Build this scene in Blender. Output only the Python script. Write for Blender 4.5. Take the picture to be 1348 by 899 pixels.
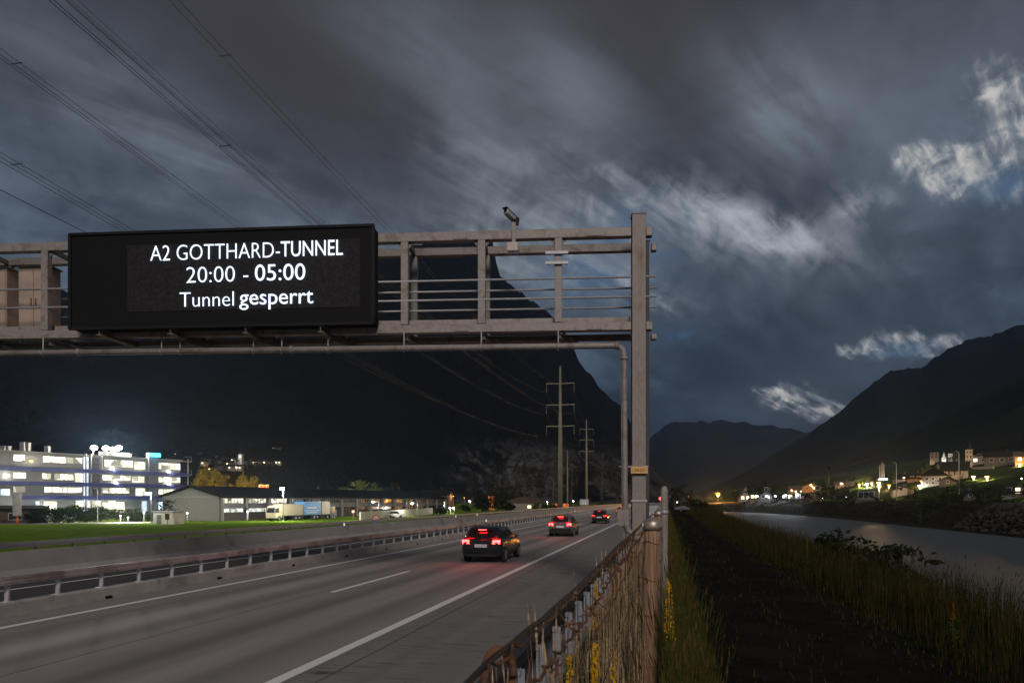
import bpy, bmesh, math, random
from mathutils import Vector, Matrix, noise as mnoise

# ---------------------------------------------------------------- scene, camera, light
scene = bpy.context.scene
for o in list(bpy.data.objects):
    bpy.data.objects.remove(o, do_unlink=True)
COL = scene.collection
R = math.radians
FPX, CX, HY, CAMZ = 898.67, 674.0, 659.0, 2.6      # focal length, centre column and horizon row of the photo

cam_d = bpy.data.cameras.new('camera')
cam_d.lens = 24.0; cam_d.sensor_width = 36.0
cam_d.shift_y = (HY - 449.5) / 1348.0
cam_d.clip_start = 0.05; cam_d.clip_end = 20000
cam_d.dof.use_dof = True; cam_d.dof.focus_distance = 16.0; cam_d.dof.aperture_fstop = 9.0
cam = bpy.data.objects.new('camera', cam_d); COL.objects.link(cam)
cam.location = (0, 0, CAMZ); cam.rotation_euler = (R(90), 0, 0)
scene.camera = cam

SUN_EL, SUN_AZ = 30.0, -6.0        # light travels towards azimuth SUN_AZ (clockwise from +Y)
SUN_STRENGTH = 2.0
sun_d = bpy.data.lights.new('sun', 'SUN'); sun_d.energy = SUN_STRENGTH; sun_d.angle = R(14.0)
sun_d.color = (1.0, 0.87, 0.78)
sun = bpy.data.objects.new('sun', sun_d); COL.objects.link(sun)
travel = Vector((math.sin(R(SUN_AZ)) * math.cos(R(SUN_EL)), math.cos(R(SUN_AZ)) * math.cos(R(SUN_EL)), -math.sin(R(SUN_EL))))
sun.rotation_euler = travel.to_track_quat('-Z', 'Y').to_euler()

vs = scene.view_settings
vs.view_transform = 'Standard'; vs.look = 'None'; vs.gamma = 1.0; vs.use_curve_mapping = False
vs.exposure = 0.0
scene.render.engine = 'CYCLES'

def pix_dir(x, y):
    return Vector(((x - CX) / FPX, 1.0, (HY - y) / FPX)).normalized()

# ---------------------------------------------------------------- world: night clouds lit by the moon
world = bpy.data.worlds.new('World'); scene.world = world; world.use_nodes = True
wt = world.node_tree; wt.nodes.clear()
class NT:
    """tiny helper to chain nodes"""
    def __init__(s, tree): s.t = tree
    def n(s, kind, **kw):
        nd = s.t.nodes.new(kind)
        for k, v in kw.items(): setattr(nd, k, v)
        return nd
    def put(s, sock, v):
        if hasattr(v, 'is_output') or isinstance(v, bpy.types.NodeSocket): s.t.links.new(v, sock)
        else: sock.default_value = v
    def math(s, op, a, b=None, clamp=False):
        nd = s.n('ShaderNodeMath', operation=op, use_clamp=clamp)
        s.put(nd.inputs[0], a)
        if b is not None: s.put(nd.inputs[1], b)
        return nd.outputs[0]
    def vmath(s, op, a, b=None):
        nd = s.n('ShaderNodeVectorMath', operation=op)
        s.put(nd.inputs[0], a)
        if b is not None: s.put(nd.inputs[1], b)
        return nd
    def noise(s, vec, scale, detail=4, rough=0.55, dist=0.0, dim='3D'):
        nd = s.n('ShaderNodeTexNoise'); nd.noise_dimensions = dim
        s.put(nd.inputs['Vector'], vec)
        nd.inputs['Scale'].default_value = scale; nd.inputs['Detail'].default_value = detail
        nd.inputs['Roughness'].default_value = rough; nd.inputs['Distortion'].default_value = dist
        return nd.outputs['Fac']
    def ramp(s, fac, stops):
        nd = s.n('ShaderNodeValToRGB'); s.put(nd.inputs[0], fac)
        el = nd.color_ramp.elements
        while len(el) < len(stops): el.new(0.5)
        for e, (p, c) in zip(el, stops):
            e.position = p; e.color = tuple(c) + (1,) if len(c) == 3 else c
        return nd.outputs[0]
    def mix(s, fac, a, b, mode='MIX'):
        nd = s.n('ShaderNodeMix', data_type='RGBA', blend_type=mode)
        s.put(nd.inputs[0], fac)
        for i, v in ((6, a), (7, b)):
            if isinstance(v, tuple) and len(v) == 3: v = v + (1,)
            s.put(nd.inputs[i], v)
        return nd.outputs[2]
    def remap(s, v, a, b, c=0.0, d=1.0, smooth=True):
        nd = s.n('ShaderNodeMapRange'); nd.interpolation_type = 'SMOOTHSTEP' if smooth else 'LINEAR'
        s.put(nd.inputs[0], v)
        for i, q in enumerate((a, b, c, d)): nd.inputs[i + 1].default_value = q
        return nd.outputs[0]

w = NT(wt)
tc = w.n('ShaderNodeTexCoord')
D = w.vmath('NORMALIZE', tc.outputs['Generated']).outputs[0]
sep = w.n('ShaderNodeSeparateXYZ'); wt.links.new(D, sep.inputs[0])
dx, dy, dz = sep.outputs
zz = w.math('ADD', w.math('MAXIMUM', dz, 0.0), 0.16)
# cloud deck seen in perspective, drawn out along the wind
wa = R(45.0)
along = w.math('DIVIDE', w.math('ADD', w.math('MULTIPLY', dx, math.sin(wa)), w.math('MULTIPLY', dy, math.cos(wa))), zz)
cross = w.math('DIVIDE', w.math('SUBTRACT', w.math('MULTIPLY', dx, math.cos(wa)), w.math('MULTIPLY', dy, math.sin(wa))), zz)
def deck(sa, sc, off=0.0):
    cb = w.n('ShaderNodeCombineXYZ')
    w.put(cb.inputs[0], w.math('MULTIPLY', along, sa)); w.put(cb.inputs[1], w.math('MULTIPLY', cross, sc)); cb.inputs[2].default_value = off
    return cb.outputs[0]
broad = w.noise(deck(0.38, 0.8, 1.3), 1.0, 5, 0.5, 0.5)
streak = w.noise(deck(0.5, 2.6, 4.1), 1.0, 6, 0.55, 0.4)
fine = w.noise(deck(1.5, 7.0, 7.7), 1.0, 5, 0.6, 0.3)
Ds = w.n('ShaderNodeMapping'); wt.links.new(D, Ds.inputs[0]); Ds.inputs['Scale'].default_value = (1, 1, 1.9)
puff = w.noise(Ds.outputs[0], 5.0, 7, 0.56, 0.5)
hair = w.noise(deck(2.2, 16.0, 3.3), 1.0, 5, 0.6, 0.2)
puff2 = w.noise(D, 16.0, 6, 0.6, 0.5)
def blob(x, y, rx, ry, rot=0.0):
    """soft ellipse of directions round a place in the sky (radii in degrees)"""
    d0 = pix_dir(x, y)
    right = d0.cross(Vector((0, 0, 1))).normalized(); up = right.cross(d0).normalized()
    e1 = right * math.cos(R(rot)) + up * math.sin(R(rot)); e2 = up * math.cos(R(rot)) - right * math.sin(R(rot))
    a = w.vmath('DOT_PRODUCT', D, tuple(e1)).outputs['Value']; b = w.vmath('DOT_PRODUCT', D, tuple(e2)).outputs['Value']
    fr = w.math('GREATER_THAN', w.vmath('DOT_PRODUCT', D, tuple(d0)).outputs['Value'], 0.3)
    a = w.math('DIVIDE', a, math.sin(R(rx))); b = w.math('DIVIDE', b, math.sin(R(ry)))
    q = w.math('ADD', w.math('MULTIPLY', a, a), w.math('MULTIPLY', b, b))
    g = w.math('POWER', 2.71828, w.math('MULTIPLY', q, -1.0))
    return w.math('MULTIPLY', g, fr)
def add(*v):
    r = v[0]
    for q in v[1:]: r = w.math('ADD', r, q)
    return r
# base of the cloud deck
t_el = w.remap(dz, 0.0, 0.62)
base = w.ramp(t_el, [(0.0, (.017, .028, .046)), (0.2, (.030, .044, .064)), (0.42, (.058, .078, .104)), (0.62, (.070, .089, .115)), (0.8, (.054, .063, .080)), (1.0, (.042, .045, .057))])
mod = w.remap(w.math('ADD', w.math('MULTIPLY', broad, 0.62), w.math('MULTIPLY', streak, 0.38)), 0.37, 0.63, 0.36, 1.62)
lump = w.math('ADD', w.math('MULTIPLY', puff, .6), w.math('MULTIPLY', puff2, .4))
lumpf = w.remap(lump, .37, .63, .46, 1.6)
lumpf = w.math('ADD', w.math('MULTIPLY', w.math('SUBTRACT', lumpf, 1.0), w.remap(dz, .62, .10, .25, 1.0)), 1.0)
mod = w.math('MULTIPLY', mod, lumpf)
col = w.vmath('SCALE', base); w.put(col.inputs['Scale'], mod); col = col.outputs[0]
# the brown town glow on the cloud overhead
brown = w.math('MULTIPLY', add(blob(660, 70, 15, 9, -10), blob(880, 110, 10, 9, 0), blob(350, 60, 11, 6, -20)), 0.8, True)
col = w.mix(brown, col, (.046, .040, .043))
darker = w.math('MULTIPLY', w.remap(lump, .35, .62, 1.1, .6), add(blob(1010, 470, 16, 4, 4), blob(1200, 330, 9, 3.5, 0), blob(1000, 240, 12, 3.5, -20), blob(930, 600, 9, 4.0, 0)))
darker = w.math('MULTIPLY', darker, .62, True)
col = w.mix(darker, col, (.020, .026, .037))
# soft pale rags lit from behind
stk = w.math('ADD', w.math('MULTIPLY', streak, .40), w.math('ADD', w.math('MULTIPLY', fine, .35), w.math('MULTIPLY', puff, .25)))
def k(v, f): return w.math('MULTIPLY', v, f)
soft = add(blob(1035, 150, 5.5, 3.0, -45), k(blob(760, 130, 6, 3.4, -45), .55), k(blob(560, 60, 7, 3.0, -25), .45), k(blob(180, 170, 8, 3.5, -28), .4),
           k(blob(300, 235, 8, 3, -28), .45), k(blob(670, 250, 8, 4, -30), .4), k(blob(1180, 120, 7, 5, -40), .15), k(blob(1110, 350, 6, 3, 0), .25))
soft = k(soft, w.remap(stk, 0.36, 0.62, 0.12, 1.15))
col = w.mix(k(soft, 0.82), col, (.23, .275, .325))
# streaky band of breaks low over the gantry
band = add(blob(930, 285, 8, 2.4, -18), k(blob(790, 250, 5, 2.0, -25), .55), blob(1025, 310, 3.4, 1.1, -20), blob(1120, 270, 1.6, 1.0, -40), blob(1165, 258, 1.0, .6, -40), k(blob(700, 330, 7, 2.6, -10), .8), blob(855, 395, 2.2, .8, -12), blob(800, 370, 3.0, .9, -8), k(blob(620, 210, 6, 2.4, -28), .25))
bn_n = w.math('ADD', k(fine, .30), w.math('ADD', k(hair, .30), k(puff2, .40)))
bandf = k(w.math('MINIMUM', band, 1.0), w.remap(bn_n, 0.42, 0.64))
bandf = k(bandf, w.remap(puff, .36, .58, .25, 1.1))
col = w.mix(k(bandf, 0.85), col, (.44, .48, .52))
blue = k(add(blob(870, 300, 4, 2.2, -10), blob(880, 445, 2.2, .8, 0), blob(790, 355, 4, 2.2, 0), blob(1325, 245, 3, 1.0, -10), k(blob(1185, 462, 2.2, .6, 0), .9)), w.remap(puff2, .42, .56, 1.0, .2))
# bright torn edges round the moon: gaps in the deck inside a broad glow
glowr = add(blob(1290, 175, 8, 7, -25), k(blob(1165, 455, 6, 3.0, 0), 1.0), k(blob(1050, 530, 6, 2.6, 0), 1.0))
col = w.mix(k(w.math('MINIMUM', glowr, 1.0), .30), col, (.10, .125, .16))
hot = add(blob(1318, 112, 2.6, 2.3, -35), blob(1215, 212, 2.6, 1.5, -18), blob(1262, 228, 2.6, 1.5, -10), blob(1318, 226, 2.8, 1.9, 0), k(blob(1352, 205, 2, 2.4, 0), .8),
          blob(1145, 453, 2.8, 1.1, 4), blob(1205, 458, 2.6, 1.0, 0), k(blob(1242, 455, 1.6, .9, 0), .9), blob(1030, 523, 3.2, 1.2, -6), blob(1080, 540, 2.6, 1.1, -20))
hot = w.math('MINIMUM', hot, 1.0)
puff3 = w.noise(D, 38.0, 6, 0.6, 0.6)
hair2 = w.noise(deck(4.0, 26.0, 6.3), 1.0, 5, 0.6, 0.2)
torn = w.math('ADD', k(puff3, .40), w.math('ADD', k(hair2, .40), k(puff2, .20)))
hotf = w.remap(w.math('ADD', k(hot, .62), k(w.math('SUBTRACT', torn, .5), 2.9)), .24, .98)
hotf = k(hotf, w.remap(hot, .05, .55))
col = w.mix(k(hotf, 0.93), col, w.ramp(hotf, [(0.0, (.17, .20, .24)), (0.45, (.30, .33, .36)), (1.0, (.60, .58, .55))]))
col = w.mix(k(blue, 0.6), col, (.07, .14, .25))
# clear night sky itself, faintly, behind the cloud
sky = w.n('ShaderNodeTexSky'); sky.sky_type = 'NISHITA'; sky.sun_disc = False
sky.sun_elevation = R(SUN_EL); sky.sun_rotation = R(SUN_AZ + 180.0)
sk = w.vmath('SCALE', sky.outputs[0]); sk.inputs['Scale'].default_value = 0.0012
col = w.vmath('ADD', col, sk.outputs[0]).outputs[0]
bg = w.n('ShaderNodeBackground'); wt.links.new(col, bg.inputs[0]); wt.links.new(w.remap(dz, 0.03, 0.32, 1.45, 1.10), bg.inputs[1])
wo = w.n('ShaderNodeOutputWorld'); wt.links.new(bg.outputs[0], wo.inputs[0])

# ---------------------------------------------------------------- materials
_mc = {}
def mat(name, color, rough=0.7, metal=0.0, var=0.15, scale=6.0, detail=4, bump=0.0, bscale=None, second=None, sfac=(0.45, 0.6), sscale=3.0, emit=None, estr=0.0, spec=0.5, stretch=None, alpha=None):
    if name in _mc: return _mc[name]
    m = bpy.data.materials.new(name); m.use_nodes = True
    t = m.node_tree; t.nodes.clear(); q = NT(t)
    out = q.n('ShaderNodeOutputMaterial'); b = q.n('ShaderNodeBsdfPrincipled'); t.links.new(b.outputs[0], out.inputs[0])
    co = q.n('ShaderNodeTexCoord').outputs['Object']
    if stretch:
        mp = q.n('ShaderNodeMapping'); t.links.new(co, mp.inputs[0]); mp.inputs['Scale'].default_value = stretch; co = mp.outputs[0]
    c = tuple(color)
    if var > 0:
        nz = q.noise(co, scale, detail, 0.6)
        lo = tuple(v * (1 - var) for v in c); hi = tuple(min(1, v * (1 + var)) for v in c)
        cc = q.ramp(nz, [(0.3, lo), (0.7, hi)])
        if second:
            n2 = q.noise(co, sscale, 5, 0.6, 0.4)
            cc = q.mix(q.remap(n2, sfac[0], sfac[1]), cc, second)
        t.links.new(cc, b.inputs['Base Color'])
        rr = q.remap(nz, 0.3, 0.7, max(0.02, rough - 0.08), min(1, rough + 0.08), False)
        t.links.new(rr, b.inputs['Roughness'])
    else:
        b.inputs['Base Color'].default_value = c + (1,); b.inputs['Roughness'].default_value = rough
    b.inputs['Metallic'].default_value = metal
    b.inputs['Specular IOR Level'].default_value = spec
    if bump:
        bn = q.n('ShaderNodeBump'); bn.inputs['Strength'].default_value = bump; bn.inputs['Distance'].default_value = 0.02
        t.links.new(q.noise(co, bscale or scale * 4, 5, 0.65), bn.inputs['Height']); t.links.new(bn.outputs[0], b.inputs['Normal'])
    if emit:
        b.inputs['Emission Color'].default_value = tuple(emit) + (1,); b.inputs['Emission Strength'].default_value = estr
    _mc[name] = m
    return m
def glow(name, color, strength, var=0.0, scale=1.0):
    if name in _mc: return _mc[name]
    m = bpy.data.materials.new(name); m.use_nodes = True
    t = m.node_tree; t.nodes.clear(); q = NT(t)
    out = q.n('ShaderNodeOutputMaterial'); e = q.n('ShaderNodeEmission'); t.links.new(e.outputs[0], out.inputs[0])
    e.inputs[0].default_value = tuple(color) + (1,); e.inputs[1].default_value = strength
    if var:
        co = q.n('ShaderNodeTexCoord').outputs['Object']
        v = q.n('ShaderNodeTexVoronoi'); v.feature = 'F1'; v.distance = 'CHEBYCHEV'; t.links.new(co, v.inputs[0]); v.inputs['Scale'].default_value = scale
        sp = q.n('ShaderNodeSeparateColor'); t.links.new(v.outputs['Color'], sp.inputs[0])
        st = q.math('MULTIPLY', q.remap(sp.outputs[0], 0, 1, 1 - var, 1 + var, False), strength)
        t.links.new(st, e.inputs[1])
    _mc[name] = m
    return m

# ---------------------------------------------------------------- mesh building helpers
class MB:
    def __init__(s): s.v = []; s.f = []; s.m = []; s.mi = 0; s.smooth = set()
    def face(s, idx, smooth=False):
        s.f.append(tuple(idx)); s.m.append(s.mi)
        if smooth: s.smooth.add(len(s.f) - 1)
    def box(s, c, size, M=None, taper=None):
        c = Vector(c); h = Vector(size) / 2; b = len(s.v)
        for z in (-1, 1):
            for x, y in ((-1, -1), (1, -1), (1, 1), (-1, 1)):
                k = (taper if (taper is not None and z > 0) else 1.0)
                p = Vector((x * h.x * k, y * h.y * k, z * h.z))
                if M is not None: p = M @ p
                s.v.append(tuple(c + p))
        for q in ((3, 2, 1, 0), (4, 5, 6, 7), (0, 1, 5, 4), (1, 2, 6, 5), (2, 3, 7, 6), (3, 0, 4, 7)): s.face([b + i for i in q])
        return s
    def bar(s, p, q, wd, ht, up=Vector((0, 0, 1))):
        """box beam from p to q, wd across, ht along up"""
        p = Vector(p); q = Vector(q); d = (q - p).normalized(); up = Vector(up)
        x = d.cross(up)
        if x.length < 1e-4: x = d.cross(Vector((0, 1, 0)))
        x.normalize(); u = x.cross(d).normalized(); b = len(s.v)
        for e in (p, q):
            for a, c in ((-1, -1), (1, -1), (1, 1), (-1, 1)): s.v.append(tuple(e + x * a * wd / 2 + u * c * ht / 2))
        for f in ((0, 1, 2, 3), (7, 6, 5, 4), (0, 4, 5, 1), (1, 5, 6, 2), (2, 6, 7, 3), (3, 7, 4, 0)): s.face([b + i for i in f])
        return s
    def tube(s, pts, r, n=8, cap=True, r2=None):
        pts = [Vector(p) for p in pts]; b = len(s.v); k = len(pts); fr = None
        for i, p in enumerate(pts):
            d = (pts[min(i + 1, k - 1)] - pts[max(i - 1, 0)]).normalized()
            if fr is None:
                fr = d.orthogonal().normalized()
            fr = (fr - d * fr.dot(d))
            if fr.length < 1e-5: fr = d.orthogonal()
            fr.normalize(); g = d.cross(fr)
            if isinstance(r, (list, tuple)): rr = r[i]
            else: rr = r if r2 is None else r + (r2 - r) * i / max(1, k - 1)
            for j in range(n):
                a = 2 * math.pi * j / n
                s.v.append(tuple(p + (fr * math.cos(a) + g * math.sin(a)) * rr))
        for i in range(k - 1):
            for j in range(n):
                s.face((b + i * n + j, b + i * n + (j + 1) % n, b + (i + 1) * n + (j + 1) % n, b + (i + 1) * n + j), n > 5)
        if cap:
            s.face([b + j for j in range(n)][::-1]); s.face([b + (k - 1) * n + j for j in range(n)])
        return s
    def cyl(s, p, q, r, n=12, r2=None): return s.tube([p, q], r, n, True, r2)
    def lathe(s, c, prof, n=12):
        """prof = [(radius, z)] round a vertical axis at c"""
        b = len(s.v); c = Vector(c)
        for r, z in prof:
            for j in range(n):
                a = 2 * math.pi * j / n; s.v.append((c.x + r * math.cos(a), c.y + r * math.sin(a), c.z + z))
        for i in range(len(prof) - 1):
            for j in range(n): s.face((b + i * n + j, b + i * n + (j + 1) % n, b + (i + 1) * n + (j + 1) % n, b + (i + 1) * n + j), True)
        s.face([b + j for j in range(n)][::-1]); s.face([b + (len(prof) - 1) * n + j for j in range(n)])
        return s
    def loft(s, rings, cap=True, closed=True, smooth=False):
        b = len(s.v); n = len(rings[0])
        for rg in rings:
            for p in rg: s.v.append(tuple(p))
        for i in range(len(rings) - 1):
            for j in range(n if closed else n - 1):
                s.face((b + i * n + j, b + i * n + (j + 1) % n, b + (i + 1) * n + (j + 1) % n, b + (i + 1) * n + j), smooth)
        if cap and closed:
            s.face([b + j for j in range(n)][::-1]); s.face([b + (len(rings) - 1) * n + j for j in range(n)])
        return s
    def prism(s, poly, h0, h1, fn):
        """poly 2D points; fn(u,v,h) -> 3D"""
        return s.loft([[fn(u, v, h0) for u, v in poly], [fn(u, v, h1) for u, v in poly]])
    def quad(s, a, b_, c, d):
        b = len(s.v); s.v += [tuple(a), tuple(b_), tuple(c), tuple(d)]; s.face((b, b + 1, b + 2, b + 3)); return s
    def tri(s, a, b_, c):
        b = len(s.v); s.v += [tuple(a), tuple(b_), tuple(c)]; s.face((b, b + 1, b + 2)); return s
    def build(s, name, m, parent=None, bevel=0.0, origin=None):
        me = bpy.data.meshes.new(name)
        vv = s.v
        if origin is not None:
            ox, oy, oz = origin; vv = [(x - ox, y - oy, z - oz) for x, y, z in vv]
        me.from_pydata(vv, [], s.f); me.update()
        ms = m if isinstance(m, (list, tuple)) else [m]
        for q in ms: me.materials.append(q)
        if len(ms) > 1: me.polygons.foreach_set('material_index', s.m)
        if s.smooth:
            fl = [i in s.smooth for i in range(len(s.f))]; me.polygons.foreach_set('use_smooth', fl)
        o = bpy.data.objects.new(name, me); COL.objects.link(o)
        if origin is not None: o.location = origin
        if parent is not None: o.parent = parent
        if bevel:
            bm = bmesh.new(); bm.from_mesh(me)
            bmesh.ops.bevel(bm, geom=bm.edges[:], offset=bevel, segments=1, affect='EDGES', clamp_overlap=True)
            bm.to_mesh(me); bm.free()
        return o
def empty(name, loc, rz=0.0):
    o = bpy.data.objects.new(name, None); COL.objects.link(o); o.location = loc; o.rotation_euler = (0, 0, rz)
    o.empty_display_size = 0.2
    return o
def tag(o, label=None, cat=None, group=None, kind=None):
    if label: o['label'] = label
    if cat: o['category'] = cat
    if group: o['group'] = group
    if kind: o['kind'] = kind
    return o
def copy_tree(o, parent=None):
    c = o.copy(); COL.objects.link(c)
    if parent is not None: c.parent = parent
    for ch in list(o.children): copy_tree(ch, c)
    return c
def point_light(parent, loc, color, power, radius=0.12, name='lamp_light'):
    d = bpy.data.lights.new(name, 'POINT'); d.energy = power; d.color = color; d.shadow_soft_size = radius
    o = bpy.data.objects.new(name, d); COL.objects.link(o); o.location = loc
    if parent is not None: o.parent = parent
    return o
def RZ(a): return Matrix.Rotation(a, 3, 'Z')

# ---------------------------------------------------------------- where things are
ALPHA = math.atan(203.0 / FPX); CA, SA = math.cos(ALPHA), math.sin(ALPHA)
def road(s, t, z=0.0): return Vector((s * CA + t * SA, -s * SA + t * CA, z))    # s right of, t along the motorway
def st(X, Y): return X * CA - Y * SA, X * SA + Y * CA
def at(x, y, Y): return Vector(((x - CX) / FPX * Y, Y, CAMZ + (HY - y) / FPX * Y))
def sstep(a, b, x):
    k = max(0.0, min(1.0, (x - a) / (b - a))); return k * k * (3 - 2 * k)
FIELD = -1.6
def river_left(t): return 9.0 + 9.0 * (max(0.0, min(t, 300.0)) / 230.0) ** 2
def river_right(t): return 41.0 - 17.0 * (max(0.0, t - 170.0) / 124.0) ** 2
def bank_right(t): return 41.0 - 17.0 * (max(0.0, min(t, 300.0) - 170.0) / 124.0) ** 2
WATER = -1.8
def hgt_st(s, t):
    if s <= -22.0:
        return -0.06 + (FIELD + 0.06) * sstep(-22.5, -29.0, s) if s < -22.5 else -0.06
    if s <= -1.5: return -0.06
    if s <= 0.3: return -0.06 + 1.16 * sstep(-1.5, -0.25, s)
    if t > 305:
        rr = bank_right(t) + 4
        return 1.1 + 1.1 * sstep(10, 40, s) + 0.2 * max(0.0, min(s - 60.0, 320.0))
    rl = river_left(t); rr = bank_right(t); top = max(4.0, rl - 5.5)
    if s <= top: return 1.1 - 0.15 * sstep(2.4, top, s)
    close = sstep(285, 305, t)
    if s <= (rl + rr) / 2: h = 0.95 - 4.2 * sstep(top, rl + 3.0, s)
    else: h = -3.25 + 5.45 * sstep(rr - 4, rr + 8, s)
    h = h + (1.1 - h) * close if s < rr + 8 else h
    if s > rr + 8: h = 2.2 + 0.2 * max(0.0, min(s - rr - 19.0, 320.0))
    return h
def hgt(X, Y): return hgt_st(*st(X, Y))
def on_ground(x, Y, dz=0.0):
    X = (x - CX) / FPX * Y
    return Vector((X, Y, hgt(X, Y) + dz))
# ---------------------------------------------------------------- setting materials
M = {}
M['ground'] = mat('earth', (.03, .028, .022), .95, var=.4, scale=.4, bump=.4)
M['meadow'] = mat('meadow_grass', (.075, .135, .012), .95, var=.35, scale=.5, second=(.10, .14, .018), sscale=.15, bump=.6, bscale=9, spec=0.0)
M['verge'] = mat('verge_soil', (.04, .036, .022), .95, var=.45, scale=3, second=(.03, .042, .014), bump=.8, spec=.1)
M['path'] = mat('path_gravel', (.0125, .0118, .011), .96, var=.25, scale=7, second=(.017, .016, .012), sscale=.9, bump=.25, bscale=60, spec=0.0)
M['bank'] = mat('bank_soil', (.012, .0115, .0075), .95, var=.5, scale=1.5, second=(.011, .014, .006), bump=.7, spec=0.0)
M['rocks'] = mat('bank_stones', (.022, .021, .018), .9, var=.6, scale=1.6, second=(.010, .010, .008), sscale=1.1, bump=.9, spec=.1)
M['hill'] = mat('hill_grass', (.022, .036, .009), .95, var=.35, scale=.12, second=(.012, .018, .006), sscale=.03, spec=0.0)

def asphalt(name, c, tracks, seam=None, scratch=False):
    m = bpy.data.materials.new(name); m.use_nodes = True; t = m.node_tree; t.nodes.clear(); q = NT(t)
    out = q.n('ShaderNodeOutputMaterial'); b = q.n('ShaderNodeBsdfPrincipled'); t.links.new(b.outputs[0], out.inputs[0])
    co = q.n('ShaderNodeTexCoord').outputs['Object']       # x across, y along the road
    sp = q.n('ShaderNodeSeparateXYZ'); t.links.new(co, sp.inputs[0])
    grain = q.noise(co, 90, 3, .7); blot = q.noise(co, .35, 5, .6, .3)
    mp = q.n('ShaderNodeMapping'); t.links.new(co, mp.inputs[0]); mp.inputs['Scale'].default_value = (1.6, .035, 1)
    lane = q.noise(mp.outputs[0], 1.0, 4, .55)
    lo = tuple(v * .72 for v in c); hi = tuple(v * 1.28 for v in c)
    col = q.ramp(q.math('ADD', q.math('MULTIPLY', grain, .45), q.math('ADD', q.math('MULTIPLY', blot, .2), q.math('MULTIPLY', lane, .35))), [(.36, lo), (.64, hi)])
    f = None
    for s0, wd, amt in tracks:                              # polished wheel tracks and oil strip worn into the surface
        d = q.math('DIVIDE', q.math('SUBTRACT', sp.outputs[0], s0), wd)
        g = q.math('MULTIPLY', q.math('POWER', 2.71828, q.math('MULTIPLY', q.math('MULTIPLY', d, d), -1.0)), amt)
        f = g if f is None else q.math('ADD', f, g)
    if f is not None:
        f = q.math('ADD', 1.0, q.math('MULTIPLY', f, q.remap(lane, .3, .7, .6, 1.25)))
        sc = q.vmath('SCALE', col); q.put(sc.inputs['Scale'], f); col = sc.outputs[0]
    if seam is not None:                                    # tarred joint between the two paving strips
        wob = q.math('MULTIPLY', q.math('SUBTRACT', q.noise(co, 1.2, 3), .5), .06)
        d = q.math('ABSOLUTE', q.math('SUBTRACT', q.math('ADD', sp.outputs[0], wob), seam))
        col = q.mix(q.math('MULTIPLY', q.math('LESS_THAN', d, .018), .8), col, (.012, .011, .011))
    if scratch:                                             # scraped streaks and spilt grit of the hard shoulder
        mp2 = q.n('ShaderNodeMapping'); t.links.new(co, mp2.inputs[0]); mp2.inputs['Scale'].default_value = (.55, 6.0, 1); mp2.inputs['Rotation'].default_value = (0, 0, R(-10))
        sc2 = q.noise(mp2.outputs[0], 1.6, 5, .6, .6)
        col = q.mix(q.remap(sc2, .54, .66, 0, .55), col, (.035, .034, .034))
        dots = q.noise(co, 24, 2, .4)
        col = q.mix(q.math('MULTIPLY', q.remap(dots, .70, .74), q.remap(q.noise(co, .8, 3), .45, .6)), col, (.45, .44, .42))
        oil = q.noise(co, .9, 4, .55, .8)
        col = q.mix(q.remap(oil, .66, .70, 0, .7), col, (.02, .019, .018))
    t.links.new(col, b.inputs['Base Color'])
    t.links.new(q.remap(grain, .3, .7, .68, .88, False), b.inputs['Roughness'])
    b.inputs['Specular IOR Level'].default_value = .45
    bn = q.n('ShaderNodeBump'); bn.inputs['Strength'].default_value = .35; bn.inputs['Distance'].default_value = .006
    t.links.new(grain, bn.inputs['Height']); t.links.new(bn.outputs[0], b.inputs['Normal'])
    return m
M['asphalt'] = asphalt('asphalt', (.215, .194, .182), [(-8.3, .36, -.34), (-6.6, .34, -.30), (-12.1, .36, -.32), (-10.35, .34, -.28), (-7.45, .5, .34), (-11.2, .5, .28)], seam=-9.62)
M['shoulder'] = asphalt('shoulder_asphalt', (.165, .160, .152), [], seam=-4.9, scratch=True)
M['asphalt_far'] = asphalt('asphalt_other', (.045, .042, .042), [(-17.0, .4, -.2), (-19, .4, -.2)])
M['paint'] = mat('road_paint', (.72, .71, .68), .6, var=.16, scale=30, second=(.42, .40, .38), sfac=(.60, .70), sscale=55)
M['paint_new'] = mat('road_paint_bright', (.80, .80, .79), .55, var=.08, scale=30)
M['concrete'] = mat('concrete', (.30, .285, .265), .85, var=.18, scale=1.2, second=(.17, .16, .15), sfac=(.52, .72), sscale=.7, bump=.25, bscale=40)
M['concrete_wall'] = mat('concrete_wall', (.27, .26, .25), .8, var=.15, scale=.6, second=(.17, .16, .155), sfac=(.5, .72), sscale=.5, bump=.15, bscale=30)

# ---------------------------------------------------------------- terrain strips (one shared height function, so edges meet)
def geo(a, b, n, p=2.2): return [a + (b - a) * (i / n) ** p for i in range(n + 1)]
TT = sorted(set([-60, -30, -15] + [round(v, 2) for v in geo(-5, 320, 70, 1.6)] + geo(320, 4200, 22, 1.8)))
def strip(name, ss, m, tlist=TT, dz=0.0, bumpy=0.0):
    mb = MB(); n = len(ss)
    for t in tlist:
        for s in ss:
            s_ = s(t) if callable(s) else s
            p = road(s_, t); z = hgt_st(s_, t) + dz
            if bumpy: z += bumpy * (mnoise.noise(Vector((p.x * .9, p.y * .9, 3.1))) + .6 * mnoise.noise(Vector((p.x * 2.7, p.y * 2.7, 8))))
            mb.v.append((p.x, p.y, z))
    for i in range(len(tlist) - 1):
        for j in range(n - 1):
            a = i * n + j; mb.face((a, a + 1, a + n + 1, a + n), True)
    return tag(mb.build(name, m), kind='structure')
strip('meadow', [-1200, -700, -400, -250, -150, -100, -70, -50, -40, -33, -29, -27, -25.5, -24, -22.5], M['meadow'])
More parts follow.
